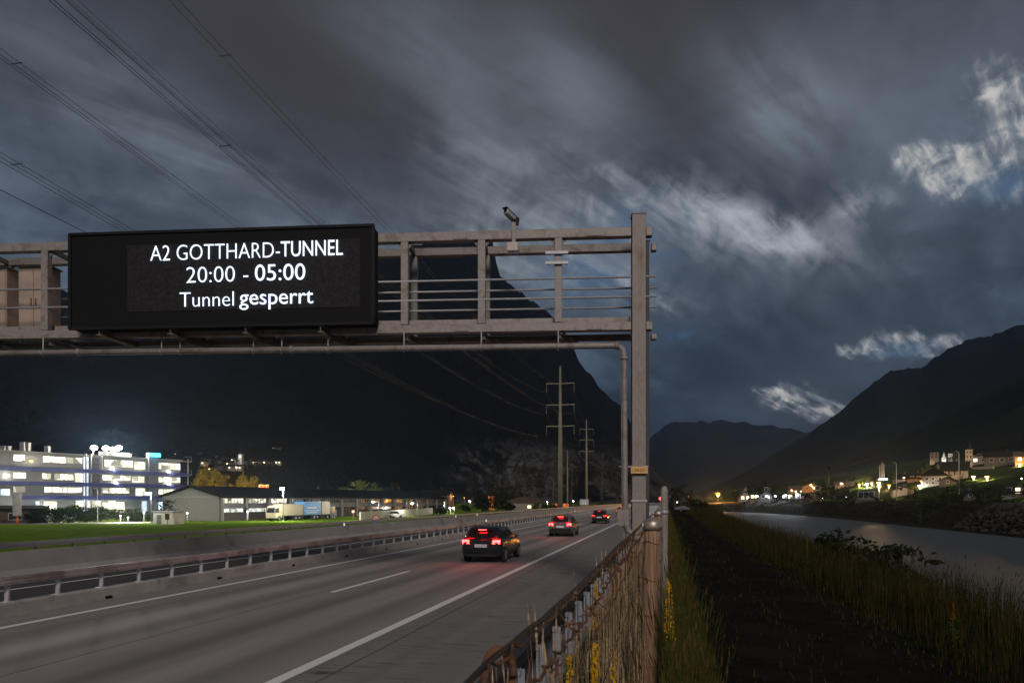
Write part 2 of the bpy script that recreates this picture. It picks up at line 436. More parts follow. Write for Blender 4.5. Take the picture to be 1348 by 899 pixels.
strip('road_bed', [-22.5, -22, -15, -8, -1.5], M['ground'])
strip('verge', [-1.5, -1.2, -.9, -.6, -.3, 0.0, .25], M['verge'], bumpy=.0)
strip('path', [.25, .6, 1.0, 1.4, 1.8, 2.2, 2.5], M['path'])
strip('river_bank', [2.5, 3.0, 3.6, lambda t: max(4.0, river_left(t) - 5.5) + .01] + [(lambda t, k=k: max(4.0, river_left(t) - 5.5) + (river_left(t) + 3.2 - max(4.0, river_left(t) - 5.5)) * k / 7) for k in range(1, 8)], M['bank'])
strip('river_bed', [lambda t: river_left(t) + 3.2, lambda t: (river_left(t) + bank_right(t)) / 2, lambda t: bank_right(t) - 4], M['ground'])
strip('far_bank', [(lambda t, k=k: bank_right(t) - 4 + 12 * k / 16) for k in range(17)], M['rocks'], bumpy=.35)
strip('hillside', [lambda t: bank_right(t) + 8] + [(lambda t, k=k: bank_right(t) + 8 + 430 * (k / 24) ** 1.6) for k in range(1, 25)], M['hill'])
g = MB(); g.quad((-5500, -900, -7), (5500, -900, -7), (5500, 7600, -7), (-5500, 7600, -7))
tag(g.build('ground', M['ground']), kind='structure')
# river surface, ending where the banks close
wm = bpy.data.materials.new('river_water'); wm.use_nodes = True; t_ = wm.node_tree; t_.nodes.clear(); q_ = NT(t_)
o_ = q_.n('ShaderNodeOutputMaterial'); b_ = q_.n('ShaderNodeBsdfPrincipled'); t_.links.new(b_.outputs[0], o_.inputs[0])
co_ = q_.n('ShaderNodeTexCoord').outputs['Object']
b_.inputs['Base Color'].default_value = (.042, .048, .05, 1); b_.inputs['Roughness'].default_value = .55; b_.inputs['IOR'].default_value = 1.33
b_.inputs['Specular IOR Level'].default_value = .5
bn_ = q_.n('ShaderNodeBump'); bn_.inputs['Strength'].default_value = .5; bn_.inputs['Distance'].default_value = .12
t_.links.new(q_.noise(co_, 1.1, 5, .6, .5), bn_.inputs['Height']); t_.links.new(bn_.outputs[0], b_.inputs['Normal'])
wb = MB(); tl = [-60, -20, 0, 20, 45, 70, 95, 120, 145, 170, 195, 220, 245, 270, 300]
for t in tl:
    for s in (river_left(t) - 3, river_right(t) + 3): wb.v.append(tuple(road(s, t, WATER)))
for i in range(len(tl) - 1): wb.face((2 * i, 2 * i + 1, 2 * i + 3, 2 * i + 2))
tag(wb.build('river', wm), kind='structure')

# ---------------------------------------------------------------- carriageways
def ribbon(name, s0, s1, t0, t1, z, m, parent=None, n=1, frame=True):
    """flat strip in road coordinates; object axes run across / along the road"""
    mb = MB()
    for i in range(n + 1):
        t = t0 + (t1 - t0) * i / n; mb.v += [(s0, t, z), (s1, t, z)]
    for i in range(n): mb.face((2 * i, 2 * i + 1, 2 * i + 3, 2 * i + 2))
    o = mb.build(name, m, parent)
    if parent is None: o.rotation_euler = (0, 0, -ALPHA)
    return o
RT1 = 900.0
motorway = tag(ribbon('motorway', -14.42, -5.36, -40, RT1, 0.0, M['asphalt'], n=30), kind='structure')
shoulder = tag(ribbon('hard_shoulder', -5.358, -1.5, -40, RT1, 0.0, M['shoulder'], n=30), kind='structure')
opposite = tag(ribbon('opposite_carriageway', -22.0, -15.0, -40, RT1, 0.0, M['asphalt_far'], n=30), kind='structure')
ribbon('edge_line', -5.60, -5.38, -40, RT1, 0.006, M['paint'], motorway, 30)
ribbon('edge_line', -13.36, -13.16, -40, RT1, 0.006, M['paint'], motorway, 30)
mb = MB()
DT = 18.0
for i in range(52):                                          # broken lane line: 6 m dashes, 18 m apart
    a = -18.2 + DT * i; b = len(mb.v)
    mb = MB(); mb.quad((-9.35, a, .006), (-9.20, a, .006), (-9.20, a + 6, .006), (-9.35, a + 6, .006)); mb.build('lane_line', M['paint_new'], motorway)

for s in (-18.7, -21.4):
    ribbon('edge_line', s - .07, s + .07, -40, RT1, .006, M['paint'], opposite, 30)

# ---------------------------------------------------------------- mountains
def rockface(name, forest, rock, lo, hi, zlo, zhi, scale, xlo=None):
    m = bpy.data.materials.new(name); m.use_nodes = True; t = m.node_tree; t.nodes.clear(); q = NT(t)
    out = q.n('ShaderNodeOutputMaterial'); b = q.n('ShaderNodeBsdfPrincipled'); t.links.new(b.outputs[0], out.inputs[0])
    co = q.n('ShaderNodeTexCoord').outputs['Object']
    sp = q.n('ShaderNodeSeparateXYZ'); t.links.new(co, sp.inputs[0])
    mp = q.n('ShaderNodeMapping'); t.links.new(co, mp.inputs[0]); mp.inputs['Scale'].default_value = (1, 1, .4)
    n1 = q.noise(mp.outputs[0], scale, 7, .62, .8)
    n2 = q.noise(mp.outputs[0], scale * 7, 6, .7, .6)
    trees = q.noise(co, scale * 16, 4, .65)
    rk = q.mix(q.remap(n2, .38, .62), tuple(v * .28 for v in rock), rock)
    fo = q.mix(q.remap(trees, .35, .65), tuple(v * .45 for v in forest), tuple(v * 1.5 for v in forest))
    msk = q.math('MULTIPLY', q.remap(q.math('ADD', n1, q.math('MULTIPLY', n2, .25)), lo, hi), q.remap(sp.outputs[2], zlo, zhi, 1.0, 0.0))
    if xlo is not None: msk = q.math('MULTIPLY', msk, q.remap(sp.outputs[0], xlo, xlo + 110, 0.0, 1.0))
    t.links.new(q.mix(msk, fo, rk), b.inputs['Base Color'])
    b.inputs['Roughness'].default_value = .95; b.inputs['Specular IOR Level'].default_value = .05
    bn = q.n('ShaderNodeBump'); bn.inputs['Strength'].default_value = .7; bn.inputs['Distance'].default_value = 6
    t.links.new(n2, bn.inputs['Height']); t.links.new(bn.outputs[0], b.inputs['Normal'])
    return m
def lerp_pts(pts, x):
    if x <= pts[0][0]: return pts[0][1:]
    for a, b in zip(pts, pts[1:]):
        if x <= b[0]:
            k = (x - a[0]) / (b[0] - a[0]); return tuple(u + (v - u) * k for u, v in zip(a[1:], b[1:]))
    return pts[-1][1:]
class Massif:
    """ridge = (photo column, photo row, distance of ridge, distance of foot, height of foot)"""
    def __init__(s, ridge, power): s.r = ridge; s.p = power
    def surf(s, x, v):
        y, yr, yb, zb = lerp_pts(s.r, x)
        Y = yb + (yr - yb) * v; zr = CAMZ + (HY - y) / FPX * yr
        return Vector(((x - CX) / FPX * Y, Y, zb + (zr - zb) * v ** s.p))
    def find(s, x, y):
        a, b = 0.0, 1.0
        for _ in range(40):
            m_ = (a + b) / 2; p = s.surf(x, m_)
            yy = HY - (p.z - CAMZ) / p.y * FPX
            if yy > y: a = m_
            else: b = m_
        return s.surf(x, a)
    def build(s, name, m, x0, x1, nx, nv, amp, nsc, jag):
        mb = MB(); cols = nx + 1
        for j in range(nv + 5):
            for i in range(cols):
                x = x0 + (x1 - x0) * i / nx
                v = min(1.0, j / nv)
                p = s.surf(x, v)
                n_ = 0; a_ = 1.0; f_ = nsc
                for o_ in range(5):
                    n_ += a_ * mnoise.noise(Vector((p.x * f_, p.y * f_, p.z * f_ + 7 * o_))); a_ *= .5; f_ *= 2.1
                k = sstep(.06, .3, v)
                p = p + Vector((0.15, -1, 0.0)) * amp * n_ * k * (1 - v ** 6)
                if v > .8:
                    jj = mnoise.noise(Vector((x * .11, 1.7, 0))) + .6 * mnoise.noise(Vector((x * .27, 5.2, 0))) + .5 * mnoise.noise(Vector((x * .6, 2.2, 0)))
                    p.z += jj * jag * (v - .8) / .2
                if j > nv:
                    e = (j - nv) / 4.0; p.y += 900 * e; p.z *= (1 - e * .9)
                mb.v.append(tuple(p))
        for j in range(nv + 4):
            for i in range(nx):
                a = j * cols + i; mb.face((a, a + 1, a + cols + 1, a + cols), True)
        return tag(mb.build(name, m), kind='structure')
west = Massif([(-700, 300, 1300, 380, -1.6), (-150, 395, 1300, 380, -1.6), (60, 372, 1400, 380, -1.6), (92, 385, 1400, 400, -1.6), (200, 430, 1400, 400, -1.6), (330, 425, 1400, 526, -1.6), (430, 380, 1450, 728, -1.6), (510, 330, 1500, 898, -1.6),
               (560, 321, 1560, 990, -1.6), (600, 313, 1640, 1048, -1.6), (640, 313, 1640, 1086, -1.6), (650, 318, 1640, 1092, -1.6), (653, 345, 1650, 1093, -1.6), (658, 364, 1650, 1095, -1.6), (675, 376, 1660, 1099, -1.6), (692, 391, 1670, 1100, -1.6),
               (710, 403, 1680, 1100, -1.6), (728, 416, 1690, 1100, -1.6), (745, 440, 1700, 1100, -1.6), (757, 460, 1710, 1100, -1.6), (761, 476, 1720, 1100, -1.6), (771, 487, 1730, 1100, -1.6), (782, 498, 1740, 1100, -1.6), (793, 516, 1760, 1100, -1.6),
               (808, 527, 1780, 1100, -1.6), (820, 538, 1800, 1100, -1.6), (832, 560, 1820, 1100, -1.6), (845, 590, 1840, 1100, -1.6), (858, 615, 1860, 1100, -1.6), (885, 640, 1880, 1100, -1.6), (930, 655, 1880, 1100, -1.6)], 1.45)
m_west = rockface('forest_rock', (.0052, .0058, .0064), (.085, .083, .082), .55, .70, 62, 130, .013, -150)
west.build('west_mountain', m_west, -700, 930, 330, 60, 46, .006, 7)
m_far = rockface('far_forest', (.010, .012, .014), (.016, .017, .018), .64, .8, 300, 1200, .0018)
far = Massif([(640, 600, 5200, 3200, -2), (800, 596, 5200, 3200, -2), (858, 577, 5200, 3200, -2), (880, 556, 5200, 3200, -2), (950, 554, 5300, 3200, -2), (1020, 560, 5300, 3200, -2), (1075, 571, 5300, 3200, -2), (1200, 600, 5300, 3200, -2)], 1.2)
far.build('far_mountain', m_far, 640, 1200, 160, 24, 160, .0012, 16)
east = Massif([(930, 655, 2600, 1500, 0), (985, 622, 2500, 1400, 0), (1030, 590, 2450, 1350, 0), (1072, 566, 2400, 1300, 2), (1124, 526, 2300, 1200, 4), (1168, 490, 2200, 1100, 8), (1190, 487, 2200, 1050, 10), (1216, 482, 2150, 1000, 14), (1238, 466, 2100, 950, 18),
               (1275, 447, 2050, 900, 24), (1310, 440, 2000, 850, 30), (1348, 426, 1950, 800, 36), (1500, 380, 1800, 700, 50), (1900, 300, 1700, 600, 60)], 1.25)
m_east = rockface('east_forest', (.0060, .0066, .0072), (.012, .0125, .013), .66, .8, 300, 900, .004)
east.build('east_mountain', m_east, 930, 1900, 220, 44, 70, .004, 8)
spur = Massif([(1180, 640, 900, 520, 10), (1225, 620, 900, 500, 18), (1275, 578, 900, 480, 30), (1310, 540, 900, 460, 38), (1348, 500, 900, 440, 44), (1500, 430, 900, 420, 60), (1800, 380, 900, 400, 70)], 1.2)
spur.build('wooded_spur', rockface('spur_forest', (.0065, .0070, .0058), (.015, .015, .013), .7, .8, 100, 400, .01), 1180, 1800, 110, 26, 30, .01, 6)

# ---------------------------------------------------------------- valley air
hz = MB(); hz.box((0, 3400, 446), (12000, 9200, 908))
hm = bpy.data.materials.new('valley_air'); hm.use_nodes = True; ht = hm.node_tree; ht.nodes.clear()
hv = ht.nodes.new('ShaderNodeVolumePrincipled'); ho = ht.nodes.new('ShaderNodeOutputMaterial'); ht.links.new(hv.outputs[0], ho.inputs['Volume'])
hv.inputs['Color'].default_value = (.42, .66, 1.0, 1); hv.inputs['Density'].default_value = 0.00010; hv.inputs['Anisotropy'].default_value = 0.82
tag(hz.build('haze', hm), kind='stuff')
# ---------------------------------------------------------------- object materials
M['zinc'] = mat('galvanised_steel', (.235, .21, .195), .6, .15, var=.20, scale=14, detail=7, second=(.165, .135, .115), sfac=(.5, .66), sscale=3.2, bump=.08)
M['zinc_post'] = mat('galvanised_post', (.215, .19, .17), .65, .15, var=.24, scale=18, detail=7, second=(.16, .085, .045), sfac=(.56, .70), sscale=2.2, stretch=(1, 1, .3), bump=.06)
M['zinc_back'] = mat('galvanised_back_shaded', (.17, .15, .14), .6, .15, var=.3, scale=22, detail=7, second=(.11, .09, .08), sfac=(.5, .66), sscale=3)  # darker copy of the front steel, shade painted into the back chords
M['zinc_shade'] = mat('galvanised_post_shaded', (.045, .04, .038), .7, .1, var=.3, scale=12)  # near-black copy of the galvanised steel, shade painted into the back post
M['zinc_bright'] = mat('galvanised_bright', (.36, .36, .38), .5, .2, var=.12, scale=8)
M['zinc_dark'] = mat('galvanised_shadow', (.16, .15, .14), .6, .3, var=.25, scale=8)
M['rail_pinkish'] = mat('guardrail_steel', (.40, .355, .36), .55, .25, var=.15, scale=3, second=(.22, .19, .19), sscale=.8)
M['rail_blue'] = mat('guardrail_grey', (.30, .30, .34), .55, .25, var=.12, scale=2)
M['rail_dark'] = mat('guardrail_dark', (.035, .033, .036), .55, .3, var=.25, scale=5, second=(.06, .05, .05), sscale=2)
M['black'] = mat('black_panel', (.0075, .0073, .0085), .7, 0, var=.15, scale=4, spec=.12)
M['black2'] = mat('black_frame', (.010, .010, .013), .6, 0, var=.2, scale=4, spec=.15)
M['matrix'] = mat('led_matrix', (.0125, .0125, .0150), .7, 0, var=.45, scale=30, detail=1, second=(.023, .022, .0225), sscale=14, spec=.15)
M['beige'] = mat('beige_cabinet', (.34, .26, .21), .6, 0, var=.1, scale=3, second=(.29, .22, .18), sscale=1.5)
M['box'] = mat('grey_box', (.42, .38, .34), .6, 0, var=.1, scale=9)
M['cable'] = mat('cable', (.03, .05, .09), .5, 0, var=0)
M['wood'] = mat('post_wood', (.30, .175, .10), .85, 0, var=.35, scale=3, detail=7, second=(.16, .105, .07), sfac=(.48, .66), sscale=2.2, stretch=(26, 26, 1.0), bump=.6, bscale=6)
M['cap'] = mat('post_cap', (.42, .36, .29), .42, .6, var=.18, scale=20)
M['rust'] = mat('rust', (.17, .075, .035), .85, .1, var=.45, scale=60, second=(.07, .035, .022), sscale=30, bump=.4)
M['wire'] = mat('old_wire', (.035, .028, .024), .7, .4, var=.4, scale=60)
M['yellow_plate'] = mat('plate_yellow', (.62, .36, .11), .5, 0, var=.06)
M['ink'] = mat('plate_ink', (.10, .05, .012), .6, 0, var=0)
M['wall_white'] = mat('render_white', (.30, .29, .27), .85, 0, var=.12, scale=.8)
M['white'] = mat('white_paint', (.62, .62, .60), .55, 0, var=.08, scale=3)
M['red'] = mat('red_paint', (.45, .03, .03), .5, 0, var=.1)
M['blue'] = mat('blue_paint', (.03, .12, .38), .5, 0, var=.1)
M['letter'] = glow('led_letters', (.76, .84, 1.0), 1.55, var=.12, scale=16)

# ---------------------------------------------------------------- the sign gantry
PHI = R(4.5); GB = Vector((3.33, 18.0, 0.0)); INC = 0.005
Lv = Vector((-math.cos(PHI), math.sin(PHI), 0)); Fv = Vector((-math.sin(PHI), -math.cos(PHI), 0))
gz = hgt(GB.x, GB.y)
gantry = empty('sign_gantry', (GB.x, GB.y, gz - .1))
tag(gantry, 'galvanised steel lattice gantry carrying the lit message board over the motorway', 'sign gantry')
def gp(l, d, z, inc=INC):
    """gantry frame: l to the left of the right-hand post, d towards the viewer, z up (relative to the gantry origin)"""
    p = Lv * l + Fv * d; return Vector((p.x, p.y, z + inc * l - (gz - .1)))
def gl(x, d=0.0):
    """distance along the gantry of what stands in photo column x"""
    u = (x - CX) / FPX; ox = GB.x + Fv.x * d; oy = GB.y + Fv.y * d
    return (u * oy - ox) / (Lv.x - u * Lv.y)
def gzr(y, l, d=0.0):
    Y = (GB + Lv * l + Fv * d).y; return CAMZ + (HY - y) / FPX * Y - INC * l
def gbar(mb, l0, d0, z0, l1, d1, z1, wd, ht, up=(0, 0, 1)): mb.bar(gp(l0, d0, z0), gp(l1, d1, z1), wd, ht, up); return mb
LEN = 21.2; BK = -1.12
mb = MB()
def hpost(l, d, ztop, w=.38, t=.03, dep=.34):
    q = MB(); base = gz - .1
    for e in (dep / 2, -dep / 2): q.bar(gp(l, d + e, base), gp(l, d + e, ztop), w, t, Fv)
    q.bar(gp(l, d, base), gp(l, d, ztop), t, dep - t - .004, Fv)
    q.bar(gp(l, d, ztop + .01), gp(l, d, ztop + .03), w + .04, dep + .06, Fv)
    return q
hpost(0, 0, 10.08, .345).build('post', M['zinc_post'], gantry)
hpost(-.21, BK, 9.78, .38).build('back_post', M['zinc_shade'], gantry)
hpost(LEN, 0, 9.98).build('post', M['zinc_post'], gantry); hpost(LEN + .05, BK, 9.78).build('post', M['zinc_post'], gantry)
for nm, d, z, a in (('top_chord', 0.0, 9.66, .24), ('bottom_chord', 0.0, 7.19, .22), ('top_chord', BK, 9.67, .22), ('bottom_chord', BK, 7.17, .16)):
    q = MB()
    if d == 0.0:
        gbar(q, .19, d, z, LEN - .2, d, z, .22, a); q2 = MB(); gbar(q2, -.19, d, z, -.36, d, z, .22, a)
    else:
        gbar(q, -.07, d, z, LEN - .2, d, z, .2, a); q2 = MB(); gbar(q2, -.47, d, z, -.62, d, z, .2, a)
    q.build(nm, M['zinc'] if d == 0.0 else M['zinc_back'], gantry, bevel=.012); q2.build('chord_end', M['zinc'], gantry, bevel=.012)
# bolted splice plates on the chords, and a cable bundle along the lower one
for d, z, a, sgn in ((0.0, 9.66, .24, 1), (0.0, 7.19, .22, 1)):
    for l in (1.15, 4.7, 9.6, 14.2, 18.6):
        q = MB(); f = d + .11 * sgn + .011
        gbar(q, l - .20, f, z, l + .20, f, z, .018, a - .05)
        for bl in (-.15, -.08, .08, .15):
            for bz_ in (-.055, .055): q.tube([gp(l + bl, f + .004, z + bz_), gp(l + bl, f + .024, z + bz_)], .014, 6)
        q.build('splice_plate', M['zinc'], gantry)
q = MB()
for e_ in (0, .03, .058): q.tube([gp(.4 + i_ * .55, -.16 - e_, 7.325 + .012 * math.sin(i_ * 1.7 + e_ * 60)) for i_ in range(37)], .013, 5)
q.build('cable_bundle', M['cable'], gantry)
# joint plates on the chords
ups = [gl(x) for x in (735, 634.5, 533.5)] ; step = ups[2] - ups[1]
ups += [ups[-1] + step * k for k in (1, 2, 3)] + [gl(62)] + [gl(62) + step * k for k in (1, 2)]
ups = [u for u in ups if u < LEN - .5]
for u in ups:
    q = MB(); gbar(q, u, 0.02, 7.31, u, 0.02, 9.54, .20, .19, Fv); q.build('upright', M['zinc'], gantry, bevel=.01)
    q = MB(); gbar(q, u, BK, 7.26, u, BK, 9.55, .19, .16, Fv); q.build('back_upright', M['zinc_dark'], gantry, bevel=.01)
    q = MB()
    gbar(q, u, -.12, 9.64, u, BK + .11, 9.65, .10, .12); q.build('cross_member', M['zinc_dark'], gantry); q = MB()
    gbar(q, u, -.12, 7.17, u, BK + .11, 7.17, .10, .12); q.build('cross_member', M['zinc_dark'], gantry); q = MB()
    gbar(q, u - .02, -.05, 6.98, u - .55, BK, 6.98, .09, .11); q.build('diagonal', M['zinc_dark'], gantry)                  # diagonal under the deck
    for sgn in (-1, 1):
        q = MB(); p0 = gp(u + sgn * .1, .0, 9.54); p1 = gp(u + sgn * .24, 0, 9.54); p2 = gp(u + sgn * .1, 0, 9.38)
        q.loft([[p + Fv * e for p in (p0, p1, p2)] for e in (.02, -.02)]); q.build('gusset', M['zinc_dark'], gantry)
q = MB(); u = ups[0]
for z in (9.13, 8.86):
    q = MB(); gbar(q, u + .34, .16, z, u - .26, .16, z, .05, .07); gbar(q, u + .25, .17, z, u + .25, .02, z, .03, .03); gbar(q, u - .22, .17, z, u - .22, .02, z, .03, .03)
    q.build('bracket', M['zinc_bright'], gantry)
for d, zs, e in ((.02, (8.47, 7.95), -.46), (BK, (8.53, 7.99), -.62)):
    for z in zs:
        q = MB(); q.tube([gp(e, d + .07, z), gp(LEN - .3, d + .07, z)], .030, 8); q.build('handrail', M['zinc_bright'], gantry)
q = MB(); gbar(q, .2, -.2, 7.40, LEN - .3, -.2, 7.40, .02, .20); q.build('toe_board', M['zinc'], gantry)
q = MB(); gbar(q, .1, -.58, 7.30, LEN - .2, -.58, 7.30, .66, .03); q.build('walkway', M['zinc_dark'], gantry)
# drain / cable conduit hung below the front chord and led down the post
cz = 6.66
q = MB(); q.tube([gp(LEN - .4, .16, cz), gp(.62, .16, cz), gp(.50, .16, cz - .03), gp(.42, .16, cz - .10), gp(.39, .16, cz - .24), gp(.36, .16, 2.1), gp(.34, .16, 1.95), gp(.26, .16, 1.80), gp(.12, .16, 1.72)], .083, 12)
for l in (gl(104, .16), gl(384, .16), gl(812, .16)): q.tube([gp(l + .05, .16, cz), gp(l - .05, .16, cz)], .105, 12)
q.tube([gp(.39, .16, cz - .30), gp(.39, .16, cz - .38)], .105, 12)
q.build('conduit', M['zinc'], gantry)
for u in [gl(214, .1)] + ups + [gl(372, .1)]:
    q = MB(); q.tube([gp(u, .14, 7.10), gp(u, .15, cz - .11)], .018, 6); q.tube([gp(u, .15, cz + .02), gp(u, .28, cz), gp(u, .15, cz - .1)], .016, 6)
    q.build('hanger_rod', M['zinc_bright'], gantry)
q = MB(); l = gl(823, .1); q.box((0, 0, 0), (.30, .22, .44), RZ(-PHI)); jb = q.build('junction_box', M['zinc'], gantry, bevel=.01)
jb.location = gp(l + .06, .12, 2.16)
q = MB(); q.bar(gp(.22, .30, 5.0 - 1.6), gp(-.21, .30, 5.0 - 1.6), .012, .18); yp = q.build('number_plate', M['yellow_plate'], gantry)
q = MB(); gbar(q, .5, .05, 3.50, -.24, .205, 3.50, .02, .03); q.build('clamp', M['zinc_bright'], gantry); q = MB(); gbar(q, .21, .2, 2.6 + -.0, -.21, .2, 2.6, .02, .05)
q.build('clamp', M['zinc_bright'], gantry)
def text_mesh(name, body, width, height, m, parent, M4, depth=.01, bold=0.0):
    """lettering as a real raised mesh fitted to width x height (cap height)"""
    cu = bpy.data.curves.new(name, 'FONT'); cu.body = body; cu.size = 1.0; cu.offset = bold; cu.resolution_u = 4
    to = bpy.data.objects.new(name, cu); COL.objects.link(to)
    bpy.context.view_layer.update()
    me = bpy.data.meshes.new_from_object(to.evaluated_get(bpy.context.evaluated_depsgraph_get()))
    bpy.data.objects.remove(to, do_unlink=True)
    xs = [v.co.x for v in me.vertices]; x0, x1 = min(xs), max(xs)
    cap = 0.729
    bm = bmesh.new(); bm.from_mesh(me)
    if depth:
        ex = bmesh.ops.extrude_face_region(bm, geom=bm.faces[:])
        bmesh.ops.translate(bm, verts=[v for v in ex['geom'] if isinstance(v, bmesh.types.BMVert)], vec=(0, 0, depth))
    for v in bm.verts:
        v.co.x = (v.co.x - x0) / (x1 - x0) * width; v.co.y = v.co.y / cap * height
    bmesh.ops.recalc_face_normals(bm, faces=bm.faces[:])
    bm.to_mesh(me); bm.free(); me.materials.clear(); me.materials.append(m)
    o = bpy.data.objects.new(name, me); COL.objects.link(o); o.parent = parent; o.matrix_local = M4
    return o
def face_matrix(origin, right, up):
    right = right.normalized(); up = up.normalized(); n_ = right.cross(up)
    m4 = Matrix((right, up, n_)).transposed().to_4x4(); m4.translation = origin; return m4
Rt = -Lv - Vector((0, 0, INC)); Up = Vector((0, 0, 1)) + Lv * 0
text_mesh('number', '138.021', .34, .085, M['ink'], gantry, face_matrix(gp(.175, .312, 3.36), Rt, Up), .003)

# ---------------------------------------------------------------- the message board
SD = .62                                                            # front face, in front of the front chord
l0 = gl(491.5, SD); l1 = gl(92.5, SD)
ztop0, zbot0 = gzr(295.5, l0, SD), gzr(426.5, l0, SD); ztop1, zbot1 = gzr(310.5, l1, SD), gzr(432, l1, SD)
zt = (ztop0 + ztop1) / 2; zb = (zbot0 + zbot1) / 2
sinc = ((ztop1 - ztop0) + (zbot1 - zbot0)) / 2 / (l1 - l0)
board = empty('message_board', (GB.x, GB.y, gz - .1))
tag(board, 'long black electronic message board with glowing white lettering hung in front of the gantry', 'message sign')
def sp_(l, d, z): return gp(l, d, z + sinc * (l - (l0 + l1) / 2))
q = MB()
q.loft([[sp_(l0, SD, zb), sp_(l0, SD, zt), sp_(l0, .14, zt), sp_(l0, .14, zb)], [sp_(l1, SD, zb), sp_(l1, SD, zt), sp_(l1, .14, zt), sp_(l1, .14, zb)]])
q.build('housing', M['black'], board, bevel=.02)
q = MB()
for a, b_ in (((l0 - .02, zt), (l1 + .02, zt)), ((l0 - .02, zb), (l1 + .02, zb))):
    q.bar(sp_(a[0], SD + .012, a[1]), sp_(b_[0], SD + .012, b_[1]), .06, .07)
q.bar(sp_(l0, SD + .012, zb), sp_(l0, SD + .012, zt), .08, .06, Fv); q.bar(sp_(l1, SD + .012, zb), sp_(l1, SD + .012, zt), .08, .06, Fv)
q.build('frame', M['black2'], board)
# door seams on the face
for x in (165, 262): q = MB(); q.bar(sp_(gl(x, SD), SD + .004, zb + .06), sp_(gl(x, SD), SD + .004, zt - .06), .012, .006, Fv); q.build('door_seam', M['black2'], board)
la, lb = gl(474, SD), gl(168, SD)
pz1 = gzr(314, la, SD) - sinc * (la - (l0 + l1) / 2); pz0 = gzr(404, la, SD) - sinc * (la - (l0 + l1) / 2)
q = MB(); q.loft([[sp_(la, SD + .012, pz0), sp_(la, SD + .012, pz1), sp_(la, SD - .01, pz1), sp_(la, SD - .01, pz0)], [sp_(lb, SD + .012, pz0), sp_(lb, SD + .012, pz1), sp_(lb, SD - .01, pz1), sp_(lb, SD - .01, pz0)]])
q.build('led_panel', M['matrix'], board)
def led_text(nm, body, xa, xb, ytop, ybot, bold):
    a, b_ = gl(xa, SD + .04), gl(xb, SD + .04)
    zb_ = gzr(ybot, a, SD + .04) ; zt_ = gzr(ytop, a, SD + .04)
    o = sp_(a, SD + .045, zb_ - sinc * (a - (l0 + l1) / 2))
    rt = (sp_(b_, 0, 0) - sp_(a, 0, 0)); 
    text_mesh(nm, body, rt.length, zt_ - zb_, M['letter'], board, face_matrix(o, rt, Up), .02, bold)
led_text('lettering', 'A2 GOTTHARD-', 198.5, 368.5, 322.5, 344.0, -.016)
led_text('lettering', 'TUNNEL', 370.0, 451.5, 317.0, 338.2, -.002)
led_text('lettering', '20:00 -', 246.0, 327.0, 350.5, 372.8, -.016)
led_text('lettering', '05:00', 336.0, 402.0, 347.5, 370.0, -.003)
led_text('lettering', 'Tunnel', 237.0, 308.0, 383.8, 404.5, -.016)
led_text('lettering', 'gesperrt', 315.5, 412.5, 380.0, 401.5, -.001)
for x in (129.5, 223.5, 322.5, 421.5):
    l = gl(x, SD); q = MB()
    for z, w_ in ((7.20, .16), (7.03, .16)): gbar(q, l, SD - .02, z, l, BK + .05, z, w_, .02)
    gbar(q, l, SD - .02, 7.115, l, BK + .05, 7.115, .02, .148)
    q.build('bracket_beam', M['zinc_dark'], board)
# surveillance camera on the gantry
cb = empty('surveillance_camera', tuple(GB + Lv * gl(675, .22) + Fv * .22 + Vector((0, 0, 8.98))))
tag(cb, 'small grey surveillance camera standing on a stalk on the gantry, blue cable loops below', 'camera')
def cp(x, y, z): return (Rt.normalized() * x + Fv * y + Vector((0, 0, z)))
q = MB(); q.bar(cp(.03, 0, .36), cp(.03, 0, .98), .10, .05, Fv); q.build('stalk', M['zinc'], cb)
q = MB(); q.bar(cp(0, .03, .19), cp(0, .03, .42), .29, .14, Fv); q.build('cable_box', M['box'], cb, bevel=.01)
ca, cdir = cp(-.02, .0, 1.10), (cp(-.30, .5, .13)).normalized()
q = MB(); q.bar(ca - cdir * .20, ca + cdir * .30, .14, .13); q.build('body', M['zinc_bright'], cb, bevel=.012)
q = MB(); q.bar(ca + cdir * .302, ca + cdir * .31, .075, .075); q.build('lens', M['black'], cb)
q = MB(); q.bar(ca - cdir * .21 + Vector((0, 0, .072)), ca + cdir * .35 + Vector((0, 0, .072)), .155, .013); q.bar(cp(.03, -.02, .94), cp(.05, -.06, 1.05), .10, .10); q.bar(cp(.1, -.06, .92), cp(.13, -.06, 1.1), .09, .09, Fv)
q.build('sun_hood', M['black2'], cb)
for x in (-.1, -.03, .06, .12):
    q = MB(); q.tube([cp(x, .08, .21), cp(x - .02, .09, .10), cp(x + .03, .09, .06), cp(x + .05, .08, .14), cp(x + .05, .05, .22)], .012, 5); q.build('cable', M['cable'], cb)
